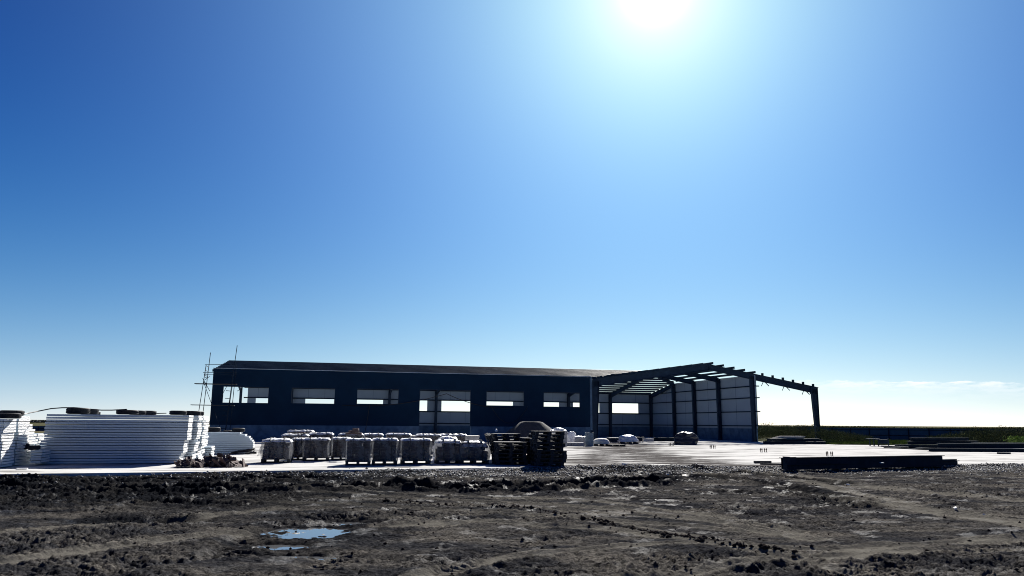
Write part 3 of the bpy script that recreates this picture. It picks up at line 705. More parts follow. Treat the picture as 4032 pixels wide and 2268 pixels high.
tyre_on(703, 774, 31.1, zt, .175, 'wide tyre on the second and third stacks at the right end', g)
tyre_on(745, 792, 33.3, zt, .18, 'rearmost black tyre at the right end of the tall stacks', g)
tyre_on(-30, 52, 26.3, .02+17*TH, .18, 'lower tyre on the leftmost stack at the photo edge', g)
tyre_on(-25, 61, 27.7, .02+18*TH, .2, 'upper tyre behind on the leftmost stacks', g)
tyre_on(100, 122, 28.3, .1+5*.088, .2, 'left narrow tyre on the small gap stack', g)
tyre_on(116, 158, 27.75, .1+5*.088, .15, 'right flat tyre on the small gap stack', g)
ze = .02+11*TH
tyre_on(806, 861, 39.3, ze, .22, 'left tyre on the stepped low stack', g)
tyre_on(880, 912, 39.5, ze, .08, 'thin tyre edge in the middle of the stepped low stack', g)
tyre_on(911, 959, 39.3, ze, .19, 'right tyre on the stepped low stack', g)
for ch in list(TY.children): bpy.data.objects.remove(ch)
bpy.data.objects.remove(TY)
def pcable(px, y, r, label, mt=None):
    pts = [D(a, b, y+c) for a, b, c in px]; out = []
    for i in range(len(pts)-1):
        for k in range(6): out.append(pts[i].lerp(pts[i+1], k/6))
    out.append(pts[-1]); mb = MB(); mb.tube(out, r, 5); o = mb.build('cable', mt or M_cable); tag(o, label, 'cable')
pcable([(58, 1634, 0), (80, 1633, .4), (110, 1627, .9), (150, 1619, 1.4), (200, 1609, 1.8), (245, 1605.5, 1.7), (290, 1605, 1.7), (330, 1608, 1.8), (362, 1612, 1.8), (400, 1615, 1.6), (440, 1615, 1.5), (500, 1612, 1.5)], 27.8, .022, 'black twisted cable rising over the left tyres to the middle tyre')
pcable([(520, 1620, 0), (545, 1626, 0), (585, 1631, 0), (620, 1628, 0), (655, 1627, 0)], 29.1, .016, 'black cable lying loose on the front stack between the middle and right tyres')
for k, (o1, o2) in enumerate(((0, 0), (4, -3), (8, 2))):
    pcable([(905+o1, 1786+o2, 0), (940, 1778+o2, 0), (975, 1770+o1, .2), (1004, 1768+o2, .3), (1000, 1778, 0), (965+o1, 1785, -.2), (1010, 1783+o2, 0)], 38.6, .028, ['lowest', 'middle', 'upper'][k]+' loop of black cable beside the stepped low stack')

# ------------------------------------------------------------------ rubble heap in front of the panels
gr = 'broken brick and timber chunks of the heap by the panels'
chunk = []
for k in range(6):
    mb = MB(); r = random.Random(k)
    sx, sy, sz = [(.25, .12, .075), (.14, .12, .07), (.32, .10, .03), (.20, .18, .05), (.45, .09, .025), (.12, .10, .09)][k]
    c = [Vector((x*sx/2*(1+r.uniform(-.22, .22)), y*sy/2*(1+r.uniform(-.22, .22)), z*sz/2*(1+r.uniform(-.2, .2)))) for x in (-1, 1) for y in (-1, 1) for z in (-1, 1)]
    mb.add(c, [(0, 1, 3, 2), (4, 6, 7, 5), (0, 4, 5, 1), (2, 3, 7, 6), (0, 2, 6, 4), (1, 5, 7, 3)])
    me_o = mb.build('broken_chunk', M_woodR if k in (2, 4) else M_brick); chunk.append(me_o)
for i in range(150):
    o = chunk[i % 6].copy(); COL.objects.link(o)
    if i < 95: px = random.gauss(870, 48); top = .42
    else: px = random.gauss(745, 24); top = .30
    px = min(max(px, 702), 960)
    y = random.uniform(27.6, 29.2) if px > 800 else random.uniform(27.3, 28.2)
    prof_ = max(0, 1-((px-870)/95)**2)*.40 if px > 800 else max(.05, 1-((px-748)/55)**2)*.30
    x = D(px, 1830, y).x
    o.location = (x, y, .04+random.random()**.8*prof_*max(.15, 1-abs(y-28.2)/1.2)); o.rotation_euler = (random.uniform(-.9, .9), random.uniform(-.9, .9), random.uniform(0, 6))
    s = random.uniform(.75, 1.35); o.scale = (s, s, s)
    tag(o, 'broken reddish brick or timber chunk in the heap beside the panel stacks', 'rubble', gr)
for o in chunk: bpy.data.objects.remove(o)
# heap core so that the pieces do not float
mb = MB(); n = 26
def heap(mb, cx, cy, rx, ry, h, n=22, k=10, z0=-.01, rough=.25, flat=None):
    vs = []; fs = []
    for i in range(k+1):
        q = i/k
        for j in range(n):
            a = 2*math.pi*j/n; rr = q*(1+rough*.6*mnoise.noise(Vector((math.cos(a)*1.5+cx, math.sin(a)*1.5+cy, 3))))
            z = h*max(0, 1-q**1.5)**1.1 if flat is None else h*min(1, max(0, (1-q)/(1-flat)))
            z += rough*h*.25*mnoise.noise(Vector((cx+rr*math.cos(a)*3, cy+rr*math.sin(a)*3, 7)))*(1-q)
            vs.append((cx+rx*rr*math.cos(a), cy+ry*rr*math.sin(a), z0+max(0, z)))
    for i in range(k):
        for j in range(n): fs.append((i*n+j, (i+1)*n+j, (i+1)*n+(j+1) % n, i*n+(j+1) % n))
    mb.add(vs, fs)
c = G(862, 1828); heap(mb, D(870, 1830, 28.4).x, 28.4, .85, .6, .30); heap(mb, D(748, 1830, 27.9).x, 27.9, .42, .4, .2)
tag(mb.build('rubble_fines', M_brick, smooth=True), 'dusty reddish rubble at the core of the heap by the panels', 'rubble', kind='stuff')
o = None
mb = MB(); mb.box(G(703+20, 1842)+Vector((0, 0, .03)), (.5, .2, .05), .2); tag(mb.build('timber_board', M_wood), 'dark flat board at the left foot of the rubble heap', 'board')
mb = MB(); mb.box(G(87, 1849)+Vector((0, 0, .03)), (.3, .2, .03), .4); tag(mb.build('foam_offcut', M_foam), 'small white foam offcut on the slab before the leftmost panel stacks', 'offcut')

# ------------------------------------------------------------------ pallets
def pallet_proto():
    t = thing('wooden_pallet', 'x', 'pallet', (0, 0, 0), local=True)
    mb = MB()
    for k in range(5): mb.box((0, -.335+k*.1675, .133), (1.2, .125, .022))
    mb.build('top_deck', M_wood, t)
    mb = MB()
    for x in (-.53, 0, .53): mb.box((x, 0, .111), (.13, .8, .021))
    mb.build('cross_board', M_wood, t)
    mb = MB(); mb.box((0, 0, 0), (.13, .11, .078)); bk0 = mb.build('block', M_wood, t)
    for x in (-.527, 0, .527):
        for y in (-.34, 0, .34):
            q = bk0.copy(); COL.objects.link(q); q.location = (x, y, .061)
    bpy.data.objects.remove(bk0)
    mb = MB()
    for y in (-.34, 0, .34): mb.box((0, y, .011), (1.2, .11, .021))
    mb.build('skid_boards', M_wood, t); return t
PA = pallet_proto(); PH = .1455
def pallets(px0, px1, ybase, n, desc, group, depth=.0, z0=0, jit=.02, rz=.12, xj=None, y=None):
    b = G((px0+px1)/2, ybase); yy = y or b.y
    a0 = D(px0, ybase, yy).x; a1 = D(px1, ybase, yy).x; sx = (a1-a0)/1.2
    for i in range(n):
        k = n-1-i; dx = xj[i] if xj else random.uniform(-jit, jit)
        lab = ('%s pallet from the top of %s' % (ORD[k], desc)) if k else ('topmost pallet of %s' % desc if n > 1 else desc)
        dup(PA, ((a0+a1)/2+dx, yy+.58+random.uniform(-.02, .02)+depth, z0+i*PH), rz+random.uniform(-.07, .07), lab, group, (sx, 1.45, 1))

# ------------------------------------------------------------------ wrapped packs of bricks
def pack(px0, px1, ybase, ytop, label, y=None, sag=.0, seed=0, rz=.0, flap=0, topbr=0):
    b = G((px0+px1)/2, ybase); yy = y or b.y
    a0 = D(px0, ybase, yy).x; a1 = D(px1, ybase, yy).x; w = (a1-a0)*1.05; dp = .95
    ht = D((px0+px1)/2, ytop, yy).z-PH
    r = random.Random(seed); c = Vector(((a0+a1)/2, yy+dp/2, PH+.002))
    rz = .2 if rz == 0 else rz; c = Vector(((a0+a1)/2-.06, yy+dp/2+.02, PH+.002))
    root = thing('brick_pack', label, 'brick pack', tuple(c), rz, 'plastic wrapped brick packs on pallets', local=True)
    dup(PA, (c.x, c.y, 0), rz, 'pallet carrying the '+' '.join(label.replace(',', '').split()[:12]), 'pallets under the brick packs', (w/1.2, dp/.8, 1))
    mb = MB(); nz_ = max(4, int(ht/.105)); nx = max(3, int(w/.26)); bh = ht/nz_; bw_ = (w-.08)/nx
    for i in range(nz_):
        for j in range(nx):
            for f_ in range(4):
                s = 1
                x = -w/2+.04+(j+.5)*bw_+(r.uniform(-.008, .008)); y_ = -dp/2+.04+(f_+.5)*(dp-.08)/4
                if sag and i >= nz_-3 and (abs(x) > w*.25) and r.random() < .6: continue
                mb.box((x, y_+r.uniform(-.008, .008), (i+.5)*bh), (bw_-.012, (dp-.08)/4-.01, bh-.010))
    mb.build('bricks', M_brick, root)
    # wrap: crumpled shell, open below
    n = 18; vs = []; fs = []; lev = 12; per = 4*n
    def sq(t):
        s = int(t//n) % 4; f_ = (t % n)/n*2-1
        return [(f_, -1), (1, f_), (-f_, 1), (-1, -f_)][s]
    for i in range(lev+1):
        q = i/lev; z = q*(ht+.02)
        for t in range(per):
            x, y_ = sq(t); l_ = 1-.10*sag*0; bul = 1
            rad = 1+(.02+.05*mnoise.noise(Vector((x*2.2+seed*3.1, y_*2.2, z*2.5))))+(.10*sag*math.sin(q*math.pi*.9))-(.16*sag*max(0, q-.6)*2)
            cx_ = math.copysign(min(abs(x), 1), x)
            vs.append((cx_*w/2*rad, y_*dp/2*rad, z+(.02*mnoise.noise(Vector((x*3, y_*3+seed, 5))) if q > .9 else 0)+(.07*mnoise.noise(Vector((x*2+seed, y_*2, 1))) if i == 0 else 0)))
    for i in range(lev):
        for t in range(per): fs.append((i*per+t, i*per+(t+1) % per, (i+1)*per+(t+1) % per, (i+1)*per+t))
    mb = MB(); mb.add(vs, fs); mb.build('plastic_wrap', M_film, root, smooth=True)
    # top sheet: rumpled plastic
    g_ = 16; vs = []; fs = []
    for i in range(g_+1):
        for j in range(g_+1):
            x = -1+2*i/g_; y_ = -1+2*j/g_; ed = max(abs(x), abs(y_))
            z = ht+.035+.05*abs(mnoise.noise(Vector((x*2.5+seed*2, y_*2.5, 2))))+.03*mnoise.noise(Vector((x*6, y_*6+seed, 9)))-(.07 if ed > .99 else 0)-sag*.16*ed**3
            vs.append((x*w/2*1.05*(1-.12*sag*ed), y_*dp/2*1.05, z))
    for i in range(g_):
        for j in range(g_): fs.append((i*(g_+1)+j, (i+1)*(g_+1)+j, (i+1)*(g_+1)+j+1, i*(g_+1)+j+1))
    mb = MB(); mb.add(vs, fs); mb.build('top_sheet', M_film2, root, smooth=True)
    if flap:                                              # torn plastic hanging at one upper corner
        mb = MB(); s = flap; vs = []
        for i in range(8):
            q = i/7
            for j in range(4):
                e = j/3; vs.append((s*(w/2+.02+.16*q*e+.03*mnoise.noise(Vector((i*.7, j, seed)))), -dp/2+.04+.10*e+.02*i % .05, ht*(1-q*.75)-.03*j))
        mb.add(vs, [(i*4+j, i*4+j+1, (i+1)*4+j+1, (i+1)*4+j) for i in range(7) for j in range(3)]); mb.build('torn_flap', M_film, root, smooth=True)
    mb = MB()
    for x in (-w*.22, w*.25):
        mb = MB(); mb.hexa([(x-.007, -dp/2-.06, 0), (x+.007, -dp/2-.06, 0), (x+.007, -dp/2-.055, 0), (x-.007, -dp/2-.055, 0)], [(x-.007, -dp/2-.06, ht+.09), (x+.007, -dp/2-.06, ht+.09), (x+.007, dp/2, ht+.093), (x-.007, dp/2, ht+.093)])
        mb.build('strap', M_cable, root)
    return c, ht
pack(1027, 1134, 1823, 1733, 'leftmost front brick pack, its plastic sagging off the left side', seed=1, sag=.3, flap=-1)
pack(1190, 1286, 1816, 1731, 'second front brick pack from the left, square and smooth wrapped', seed=2, flap=-1)
pack(1142, 1190, 1812, 1731, 'narrow brick pack wedged between the two leftmost front packs', seed=11, flap=1)
pack(1302, 1372, 1811, 1728, 'brick pack set back between two front packs, with dark vertical straps', seed=3, flap=-1)
pack(1358, 1452, 1833, 1733, 'nearest front brick pack with light showing under its pallet', seed=4, flap=-1)
pack(1464, 1558, 1831, 1732, 'brick pack fifth from the left with dull grey plastic', seed=5, flap=1)
pack(1580, 1690, 1829, 1733, 'widest brick pack of the row, sixth from the left', seed=6, flap=1)
pack(1717, 1810, 1827, 1737, 'brick pack with a torn V of plastic on its front', seed=7, sag=.35)
pack(1812, 1920, 1827, 1742, 'slumped round brick pack at the right end of the row', seed=8, sag=1.0)
for k, (a, b_, yb) in enumerate([(1105, 1200, 1800), (1210, 1300, 1795), (1330, 1420, 1797), (1430, 1500, 1798), (1520, 1610, 1797), (1130, 1222, 1778), (1640, 1730, 1800), (1735, 1830, 1800)]):
    pack(a, b_, yb, yb-86+(6 if k == 5 else 0), ['back row brick pack behind the leftmost front pack', 'back row brick pack behind the second front pack', 'back row brick pack carrying the loose brick stack', 'back row brick pack behind the nearest front pack',
         'back row brick pack behind the fifth front pack', 'farthest brick pack on the left, with its top in the sun', 'back row brick pack behind the widest front pack', 'back row brick pack behind the torn front pack'][k], seed=20+k)
# loose bricks piled on the back row
base = D(1390, 1712, 33.4); q = 0
for (i, j, k) in [(0, 0, 0), (1, 0, 0), (0, 0, 1), (1, 0, 1), (0, 0, 2), (1, 0, 2), (-1, 0, 0), (-2, 0, 0), (-1, 0, 1), (2, 0, 0)]:
    mb = MB(); mb.box((0, 0, 0), (.125, .25, .085)); o = mb.build('loose_brick', M_brick); o.location = base+Vector((i*.135, .2, .05+k*.09)); o.rotation_euler = (0, 0, random.uniform(-.2, .2))
    tag(o, 'loose brick in the small stack on the back row of brick packs', 'brick', 'loose bricks on the back row')
mb = MB()
for z in (0, .02, .04): mb.box((0, 0, z+.01), (.32-.05*z, .3, .018), z*4)
o = mb.build('board_offcut', M_brick); o.location = D(1186, 1706, 36); tag(o, 'small reddish tile stack on the farthest left brick pack', 'tiles')

# pale layers added as sunlit slab stripes, and white plastic, before the doorway
mb = MB()
a = D(1652, 1714, 44); b_ = D(1845, 1716, 47)
for k in range(5): mb.box((a+b_)/2+Vector((0, 0, -.02-.06*k)), ((b_-a).length*(1-.01*k), 1.6, .05), .1)
tag(mb.build('pale_stack', M_plank), 'pale layers standing in for sunlit slab stripes before the shed doorway', 'boards')
def lump(name, mt, px0, px1, ytop, ybase, label, cat, depth=None, seed=0, rough=.3, y=None, group=None, sub=26, flatb=True, power=.65, z0=0):
    b = G((px0+px1)/2, ybase) if y is None else Vector((0, y, 0)); yy = b.y
    a0 = D(px0, ybase, yy).x; a1 = D(px1, ybase, yy).x; w = a1-a0; h = D((px0+px1)/2, ytop, yy).z-z0; dp = depth or w*.8
    vs = []; fs = []; n = sub; k = sub//2
    for i in range(k+1):
        ph = math.pi/2*i/k
        for j in range(n):
            t = 2*math.pi*j/n
            x = math.copysign(abs(math.cos(t))**power, math.cos(t)); y_ = math.copysign(abs(math.sin(t))**power, math.sin(t))
            cr_ = max(0, math.cos(ph))**.55; zz_ = math.sin(ph)**.8
            d_ = 1+rough*(mnoise.noise(Vector((x*1.6+seed*5, y_*1.6, zz_*2)))*.7+.45*mnoise.noise(Vector((x*4+seed, y_*4, zz_*5))))
            rid = 1-abs(mnoise.noise(Vector((x*2.4*cr_, y_*2.4*cr_+seed*9, zz_*2.5))))
            vs.append((x*cr_*w/2*d_, y_*cr_*dp/2*d_, h*zz_*(1-.25*rough+rough*.4*rid*zz_)))
    for i in range(k):
        for j in range(n): fs.append((i*n+j, i*n+(j+1) % n, (i+1)*n+(j+1) % n, (i+1)*n+j))
    mb = MB(); mb.add(vs, fs); o = mb.build(name, mt, smooth=True); o.location = ((a0+a1)/2, yy+dp/2, z0); tag(o, label, cat, group); return o
lump('plastic_sheet', M_film2, 1700, 1815, 1722, 1760, 'rumpled white plastic heaped behind the torn brick pack', 'plastic', seed=3, rough=.5, y=33.0)

# ------------------------------------------------------------------ pallet stacks
gp1 = 'pallets of the left pallet stack'; gp2 = 'pallets of the right pallet stack'
pallets(1942, 2068, 1831, 6, 'the left pallet stack', gp1, jit=.03)
pallets(2098, 2216, 1838, 9, 'the right, taller pallet stack', gp2, xj=[.0, .1, .12, .09, -.02, .02, -.03, .03, .01], y=29.6)
pallets(1938, 2045, 1812, 8, 'the rear pallet stack behind the left one', 'pallets of the rear stack', jit=.03, y=32.4)
pallets(2056, 2110, 1822, 7, 'the narrow middle pallet stack', 'pallets of the narrow middle stack', y=31.2, jit=.04)
pallets(1940, 2060, 1818, 6, 'the hidden pallet stack behind the left one', 'pallets of the hidden left stack', jit=.05, y=34.3)
pallets(2090, 2205, 1822, 8, 'the pallet stack behind the right one', 'pallets of the stack behind the right one', jit=.06, y=31.6)
pallets(2085, 2200, 1816, 8, 'the last pallet stack behind the right ones', 'pallets of the last right stack', jit=.06, y=33.2)
for k, (x, dz) in enumerate(((1930, 0), (1922, .0))):       # two pallets stood on edge against the rear stack
    c = D(x+8, 1760, 31.7+.3*k); o = dup(PA, (c.x, c.y, .56), 0, ['near', 'far'][k]+' pallet stood on edge against the rear pallet stack', 'pallets stood on edge', (1, 1, 1))
    o.rotation_euler = (.2, math.radians(68), .3)
pallets(1217, 1250, 1714, 5, 'the small pallet pile by the shed wall', 'pallets at the foot of the shed wall', y=58.5)
pallets(2346, 2400, 1756, 1, 'low pallet under the white sack by the barrel', 'low pallets on the slab', jit=0)
pallets(2400, 2460, 1758, 1, 'single bare pallet right of the white sack', 'low pallets on the slab', jit=0)
pallets(2452, 2512, 1748, 1, 'low pallet under the plastic covered blocks', 'low pallets on the slab', jit=0)
lump('paper_rag', M_film2, 1949, 1958, 1689, 1697, 'small white rag caught on the rear pallet stack', 'rag', seed=5, y=32.3, z0=D(1950, 1699, 32.3).z, sub=12)

# sand heap behind the pallets
mb = MB(); cs = D(2092, 1700, 63); heap(mb, cs.x, cs.y, 3.3, 2.6, 1.72, 44, 22, 0, .16, .26)
tag(mb.build('sand_heap', M_sand, smooth=True), 'flat topped heap of grey sand behind the pallet stacks', 'sand heap')

# ------------------------------------------------------------------ goods in the middle distance
def blockpack(px0, px1, ytop, ybase, label, cover=True, mt=None, dp=1.0, name='block_pack', cat='block pack', z0=0):
    b = G((px0+px1)/2, ybase); a0 = D(px0, ybase, b.y).x; a1 = D(px1, ybase, b.y).x; h = D(px0, ytop, b.y).z
    t = thing(name, label, cat, ((a0+a1)/2, b.y+dp/2, z0), 0, None, local=True)
    mb = MB(); nz_ = max(1, int(h/.22)); nx = max(1, int((a1-a0)/.4))
    for i in range(nz_):
        for j in range(nx):
            mb.box((-(a1-a0)/2+(j+.5)*(a1-a0)/nx, 0, (i+.5)*h/nz_), ((a1-a0)/nx-.015, dp, h/nz_-.012))
    mb.build('blocks', mt or mat('aerated_block', (.30, .30, .31), .9, var=.2, scale=3), t)
    if cover:
        vs = []; fs = []; w = (a1-a0)
        for i in range(15):
            for j in range(9):
                x = -1+i/7; y_ = -1+j/4; ed = max(abs(x), abs(y_))
                vs.append((x*w/2*1.04, y_*dp/2*1.06, h+.02+.10*abs(mnoise.noise(Vector((x*2+px0, y_*2, 0))))-(.12+.1*mnoise.noise(Vector((x*4, y_*4, 3))) if ed > .99 else 0)))
        for i in range(14):
            for j in range(8): fs.append((i*9+j, (i+1)*9+j, (i+1)*9+j+1, i*9+j+1))
        mb = MB(); mb.add(vs, fs); mb.build('plastic_cover', M_film2, t, smooth=True)
    return t
blockpack(2168, 2234, 1696, 1758, 'tall grey block pack with white plastic on top, right behind the pallet stack')
lump('plastic_sheet', M_film2, 2180, 2222, 1685, 1697, 'crumpled white plastic on the tall grey block pack', 'plastic', seed=9, y=54.5, z0=D(2200, 1697, 54.5).z, rough=.5)
lump('wrapped_bale', M_film2, 2232, 2272, 1702, 1752, 'slanting white wrapped bale right of the tall block pack', 'bale', seed=12, rough=.5)
blockpack(2266, 2308, 1721, 1754, 'low blue grey block pack with white top, left of the barrel')
blockpack(2225, 2300, 1742, 1757, 'row of low grey blocks on the slab left of the barrel', False, name='block_row', cat='blocks')
b = G(2322.5, 1757); w_ = (D(2339, 1757, b.y).x-D(2306, 1757, b.y).x)/2; hb = D(2322, 1704, b.y).z
t = thing('barrel', 'faded blue steel barrel standing on the slab before the shed corner', 'barrel', (b.x, b.y+w_, 0), local=True)
mb = MB(); P_ = [(0, 0), (w_*.97, 0), (w_, .02)]
for f_ in (.33, .66): P_ += [(w_, hb*f_-.03), (w_*1.035, hb*f_-.01), (w_*1.035, hb*f_+.01), (w_, hb*f_+.03)]
P_ += [(w_, hb-.02), (w_*1.03, hb), (w_*.95, hb), (w_*.94, hb-.03), (0, hb-.03)]
mb.lathe(P_, (0, 0, 0), 28); mb.build('drum', M_barrel, t, smooth=False)
mb = MB(); mb.lathe([(0, .0), (.04, 0), (.04, .015), (0, .015)], (w_*.5, -.05, hb-.03), 10); mb.build('bung', M_steelD, t)
lump('sack', M_sack, 2338, 2402, 1727, 1749, 'big pale sack lying on a pallet right of the barrel', 'sack', seed=2, rough=.18, y=G(2370, 1756).y+.1, z0=PH, power=.8)
t_ = blockpack(2394, 2440, 1724, 1742, 'dark crate row half hidden behind the white sack', False, M_steelD, name='crate_row', cat='crates')
lump('covered_blocks', M_film2, 2437, 2512, 1714, 1742, 'block pile under white plastic in the middle of the slab', 'covered pile', seed=6, rough=.45, y=G(2480, 1747).y+.1, z0=PH)
blockpack(2508, 2541, 1721, 1737, 'dark box right of the plastic covered block pile', False, M_steelD, name='dark_box', cat='box')
lump('tarp_bundle', M_tarp, 2664, 2755, 1703, 1752, 'dark crumpled tarpaulin bundle on the slab inside the open bay', 'tarpaulin', seed=15, rough=.42, sub=60)
lump('tarp_tail', M_tarp, 2656, 2690, 1745, 1753, 'flat dark corner of cloth at the left foot of the tarpaulin bundle', 'cloth', seed=16, rough=.3, y=62.0)

# ------------------------------------------------------------------ steel members lying about
def beam(pa, pb, h, w, label, group, mt=None, name='steel_beam'):
    mb = MB(); o = Vector(pa); mb.ibeam(pa, pb, h, w, .018, .012); ob = mb.build(name, mt or M_steelD, loc=o); tag(ob, label, 'steel beam', group); return ob
gb = 'steel beams in the foreground'
fa = G(3110, 1851); fb = G(3782, 1832); dF = (fb-fa).normalized(); nF = Vector((-dF.y, dF.x, 0))
beam(fa+nF*.12, fb+nF*.12, .19, .2, 'long low steel beam in front of the tall foreground beam', gb)
ta = D(3078, 1840, 28.7); tb_ = D(3712, 1820, 32.0); ta.z = 0; tb_.z = 0
beam(ta+dF*.28, tb_, .44, .24, 'tall deep steel girder lying nearest on the slab edge', gb)
beam(ta+nF*.42+dF*.42, tb_+nF*.42+dF*.1, .41, .22, 'second deep girder right behind the tall foreground girder', gb)
mb = MB(); mb.box(ta+dF*.26+Vector((0, 0, .23)), (.03, .34, .47), math.atan2(dF.y, dF.x)); mb.box(ta+dF*.45+Vector((0, 0, .225)), (.34, .27, .455), math.atan2(dF.y, dF.x))
tag(mb.build('end_plate', M_steelD), 'bolted end plates at the left end of the tall foreground girder', 'plate')
mb = MB(); c = fb-dF*.75+nF*.1; mb.box(c+Vector((0, 0, .225)), (1.1, .2, .06), math.atan2(dF.y, dF.x)); tag(mb.build('steel_plate', M_steelD), 'dark steel plate resting on the right end of the low beam', 'plate')
for k, (px, py) in enumerate(((3120, 1848), (3400, 1842), (3650, 1834))):
    mb = MB(); mb.box(G(px, py, -.02)+nF*.3+Vector((0, 0, -.05)), (.12, .9, .1), math.atan2(dF.y, dF.x)); tag(mb.build('timber_bearer', M_wood), ['left', 'middle', 'right'][k]+' timber bearer under the foreground beams', 'timber', 'timber bearers')
mb = MB(); a = G(2968, 1824); b_ = G(3038, 1826); mb.box((a+b_)/2+Vector((0, 0, .06)), ((b_-a).length, .16, .1), .12); tag(mb.build('timber', M_wood), 'dark timber block left of the foreground girders', 'timber')
mb = MB(); a = G(3022, 1827); b_ = G(3082, 1833); mb.box((a+b_)/2+Vector((0, 0, .03)), ((b_-a).length, .08, .06), -.2); tag(mb.build('timber', M_wood), 'thin bar touching the left end of the foreground girders', 'bar')
lump('paper_rag', M_paper, 3468, 3484, 1821, 1834, 'small white rag lying on the low foreground beam', 'rag', seed=33, y=30.05, z0=.195, sub=14, rough=.6)
# far right piles
gR = 'steel beams piled at the far right'
def rb(px0, y0, px1, y1, yy0, yy1, h, w, label, mt=None, z=0, group=gR):
    a = D(px0, y0, yy0); b = D(px1, y1, yy1); a.z = z; b.z = z; return beam(a, b, h, w, label, group, mt)
rb(3586, 1750, 3816, 1750, 58, 60, .22, .3, 'topmost short beam on the far right pile', None, .52)
rb(3574, 1750, 3850, 1755, 57.5, 60.5, .24, .4, 'left beam of the far right pile below the topmost one', None, .27)
rb(3576, 1750, 4200, 1755, 57, 61, .26, .4, 'lowest rear beam of the far right pile')
rb(3694, 1770, 4200, 1778, 51, 52, .27, .3, 'upper front beam of the far right pile, running out of the photo', None, .24)
rb(3830, 1770, 4200, 1778, 52.5, 53.5, .30, .3, 'middle beam of the far right pile, running out of the photo', None, .24)
rb(3657, 1770, 4200, 1782, 50.2, 50.8, .22, .3, 'lowest front beam of the far right pile')
rb(3470, 1756, 3600, 1750, 61, 59, .09, .2, 'thin sunlit steel section left of the far right pile', None, 0)
rb(3500, 1752, 3700, 1765, 60, 54, .09, .2, 'thin slanting steel section before the far right pile', None, 0)
rb(3522, 1746, 3620, 1748, 62, 61, .16, .2, 'short steel section behind the slanting ones', None, 0)
rb(3480, 1758, 3660, 1770, 57.5, 53, .07, .15, 'nearest thin steel section of the slanting ones', None, 0)
mb = MB(); mb.box(G(3953, 1788)+Vector((0, 0, .05)), (.7, .2, .1), 0); tag(mb.build('timber', M_wood), 'small dark timber lying before the far right beam pile', 'timber')
# pile in the gable opening and inside the bay
gM = 'steel sections piled at the open gable'
rb(3018, 1750, 3232, 1750, 69.5, 73.0, .2, .3, 'lower front section of the pile in the gable opening', None, 0, gM)
rb(3005, 1750, 3250, 1750, 66.6, 67.6, .24, .3, 'longest front section of the pile in the gable opening', None, 0, gM)
rb(3020, 1740, 3225, 1740, 69.5, 73.0, .2, .3, 'upper section of the pile in the gable opening', None, .21, gM)
rb(3075, 1740, 3240, 1740, 67.4, 68.4, .16, .24, 'upper front section of the pile in the gable opening', None, .245, gM)
mb = MB()
a = D(3062, 1730, 70.8); b_ = D(3150, 1730, 72.2)
for k in range(4): mb.box((a+b_)/2*Vector((1, 1, 0)).x if False else Vector(((a.x+b_.x)/2+(k-1)*.12, (a.y+b_.y)/2, .43+.055*k)), ((b_-a).length-.15*k, .7, .05), .6*0+.25)
tag(mb.build('pale_stack', M_plank), 'small stack of pale boards on the steel pile in the gable opening', 'boards')
gI = 'steel sections inside the open bay'
for k, (x0, x1, yy, z) in enumerate(((2545, 2672, 75, 0), (2560, 2668, 76.2, 0), (2575, 2672, 75.6, .17), (2590, 2665, 75, .17))):
    rb(x0, 1735, x1, 1737, yy, yy+1, .16, .25, ['lower front', 'lower rear', 'upper rear', 'upper front'][k]+' steel section lying left of the tarpaulin bundle', None, z, gI)
mb = MB(); mb.box(D(2552, 1733, 73)*1+Vector((0, 0, 0)), (.9, .5, .35), .2); tag(mb.build('pale_block', M_plank), 'pale block at the left end of the inside steel sections', 'block')
# anchor bolts
ga = 'anchor bolts cast in the slab'
mb = MB(); mb.tube([(0, 0, -.05), (0, 0, .2)], .021, 8); mb.lathe([(0, .12), (.04, .12), (.04, .15), (0, .15)], (0, 0, 0), 6); BO = mb.build('anchor_bolt', M_rust)
for gi, (px, py, s, nm) in enumerate(((3267, 1797, 1.25, 'nearest'), (3006, 1781, 1.15, 'second nearest'), (2805, 1766, 1.1, 'third nearest'), (2643, 1755.5, 1.1, 'fourth'), (2520, 1743, .9, 'farthest'))):
    b = G(px, py)
    for k, (dx, dy) in enumerate(((-.14, 0), (-.02, .16), (.06, -.02), (.2, .14))):
        o = BO.copy(); COL.objects.link(o); o.location = (b.x+dx*1.1, b.y+dy, 0); o.scale = (1.1, 1.1, s); o.rotation_euler = (random.uniform(-.06, .06), random.uniform(-.06, .06), 0)
        tag(o, '%s bolt of the %s group of anchor bolts in the open slab' % (['left', 'middle left', 'middle right', 'right'][k], nm), 'anchor bolt', ga)
bpy.data.objects.remove(BO)
# trestle
b0 = G(3425, 1756); b1 = G(3500, 1753); t = thing('steel_trestle', 'small dark steel trestle table on the slab edge before the grass', 'trestle', tuple((b0+b1)/2), local=False)
for (px, py, dy) in ((3426, 1756, 0), (3442, 1757, .3), (3460, 1758, 0), (3499, 1755, .5)):
    q = G(px, py); mb = MB(); mb.box(q+Vector((0, 0, .28)), (.07, .07, .56)); mb.build('leg', M_steelD, t)
zt2 = .57; mb = MB(); mb.box((G(3443, 1757)+Vector((0, .2, zt2))), (1.0, .5, .05)); mb.box(G(3480, 1757)+Vector((0, .2, zt2-.06)), (.85, .4, .05)); mb.build('top', M_steelD, t)
mb = MB(); mb.box(G(3480, 1757)+Vector((0, .1, .36)), (.75, .03, .34)); mb.build('side_panel', M_steelD, t)

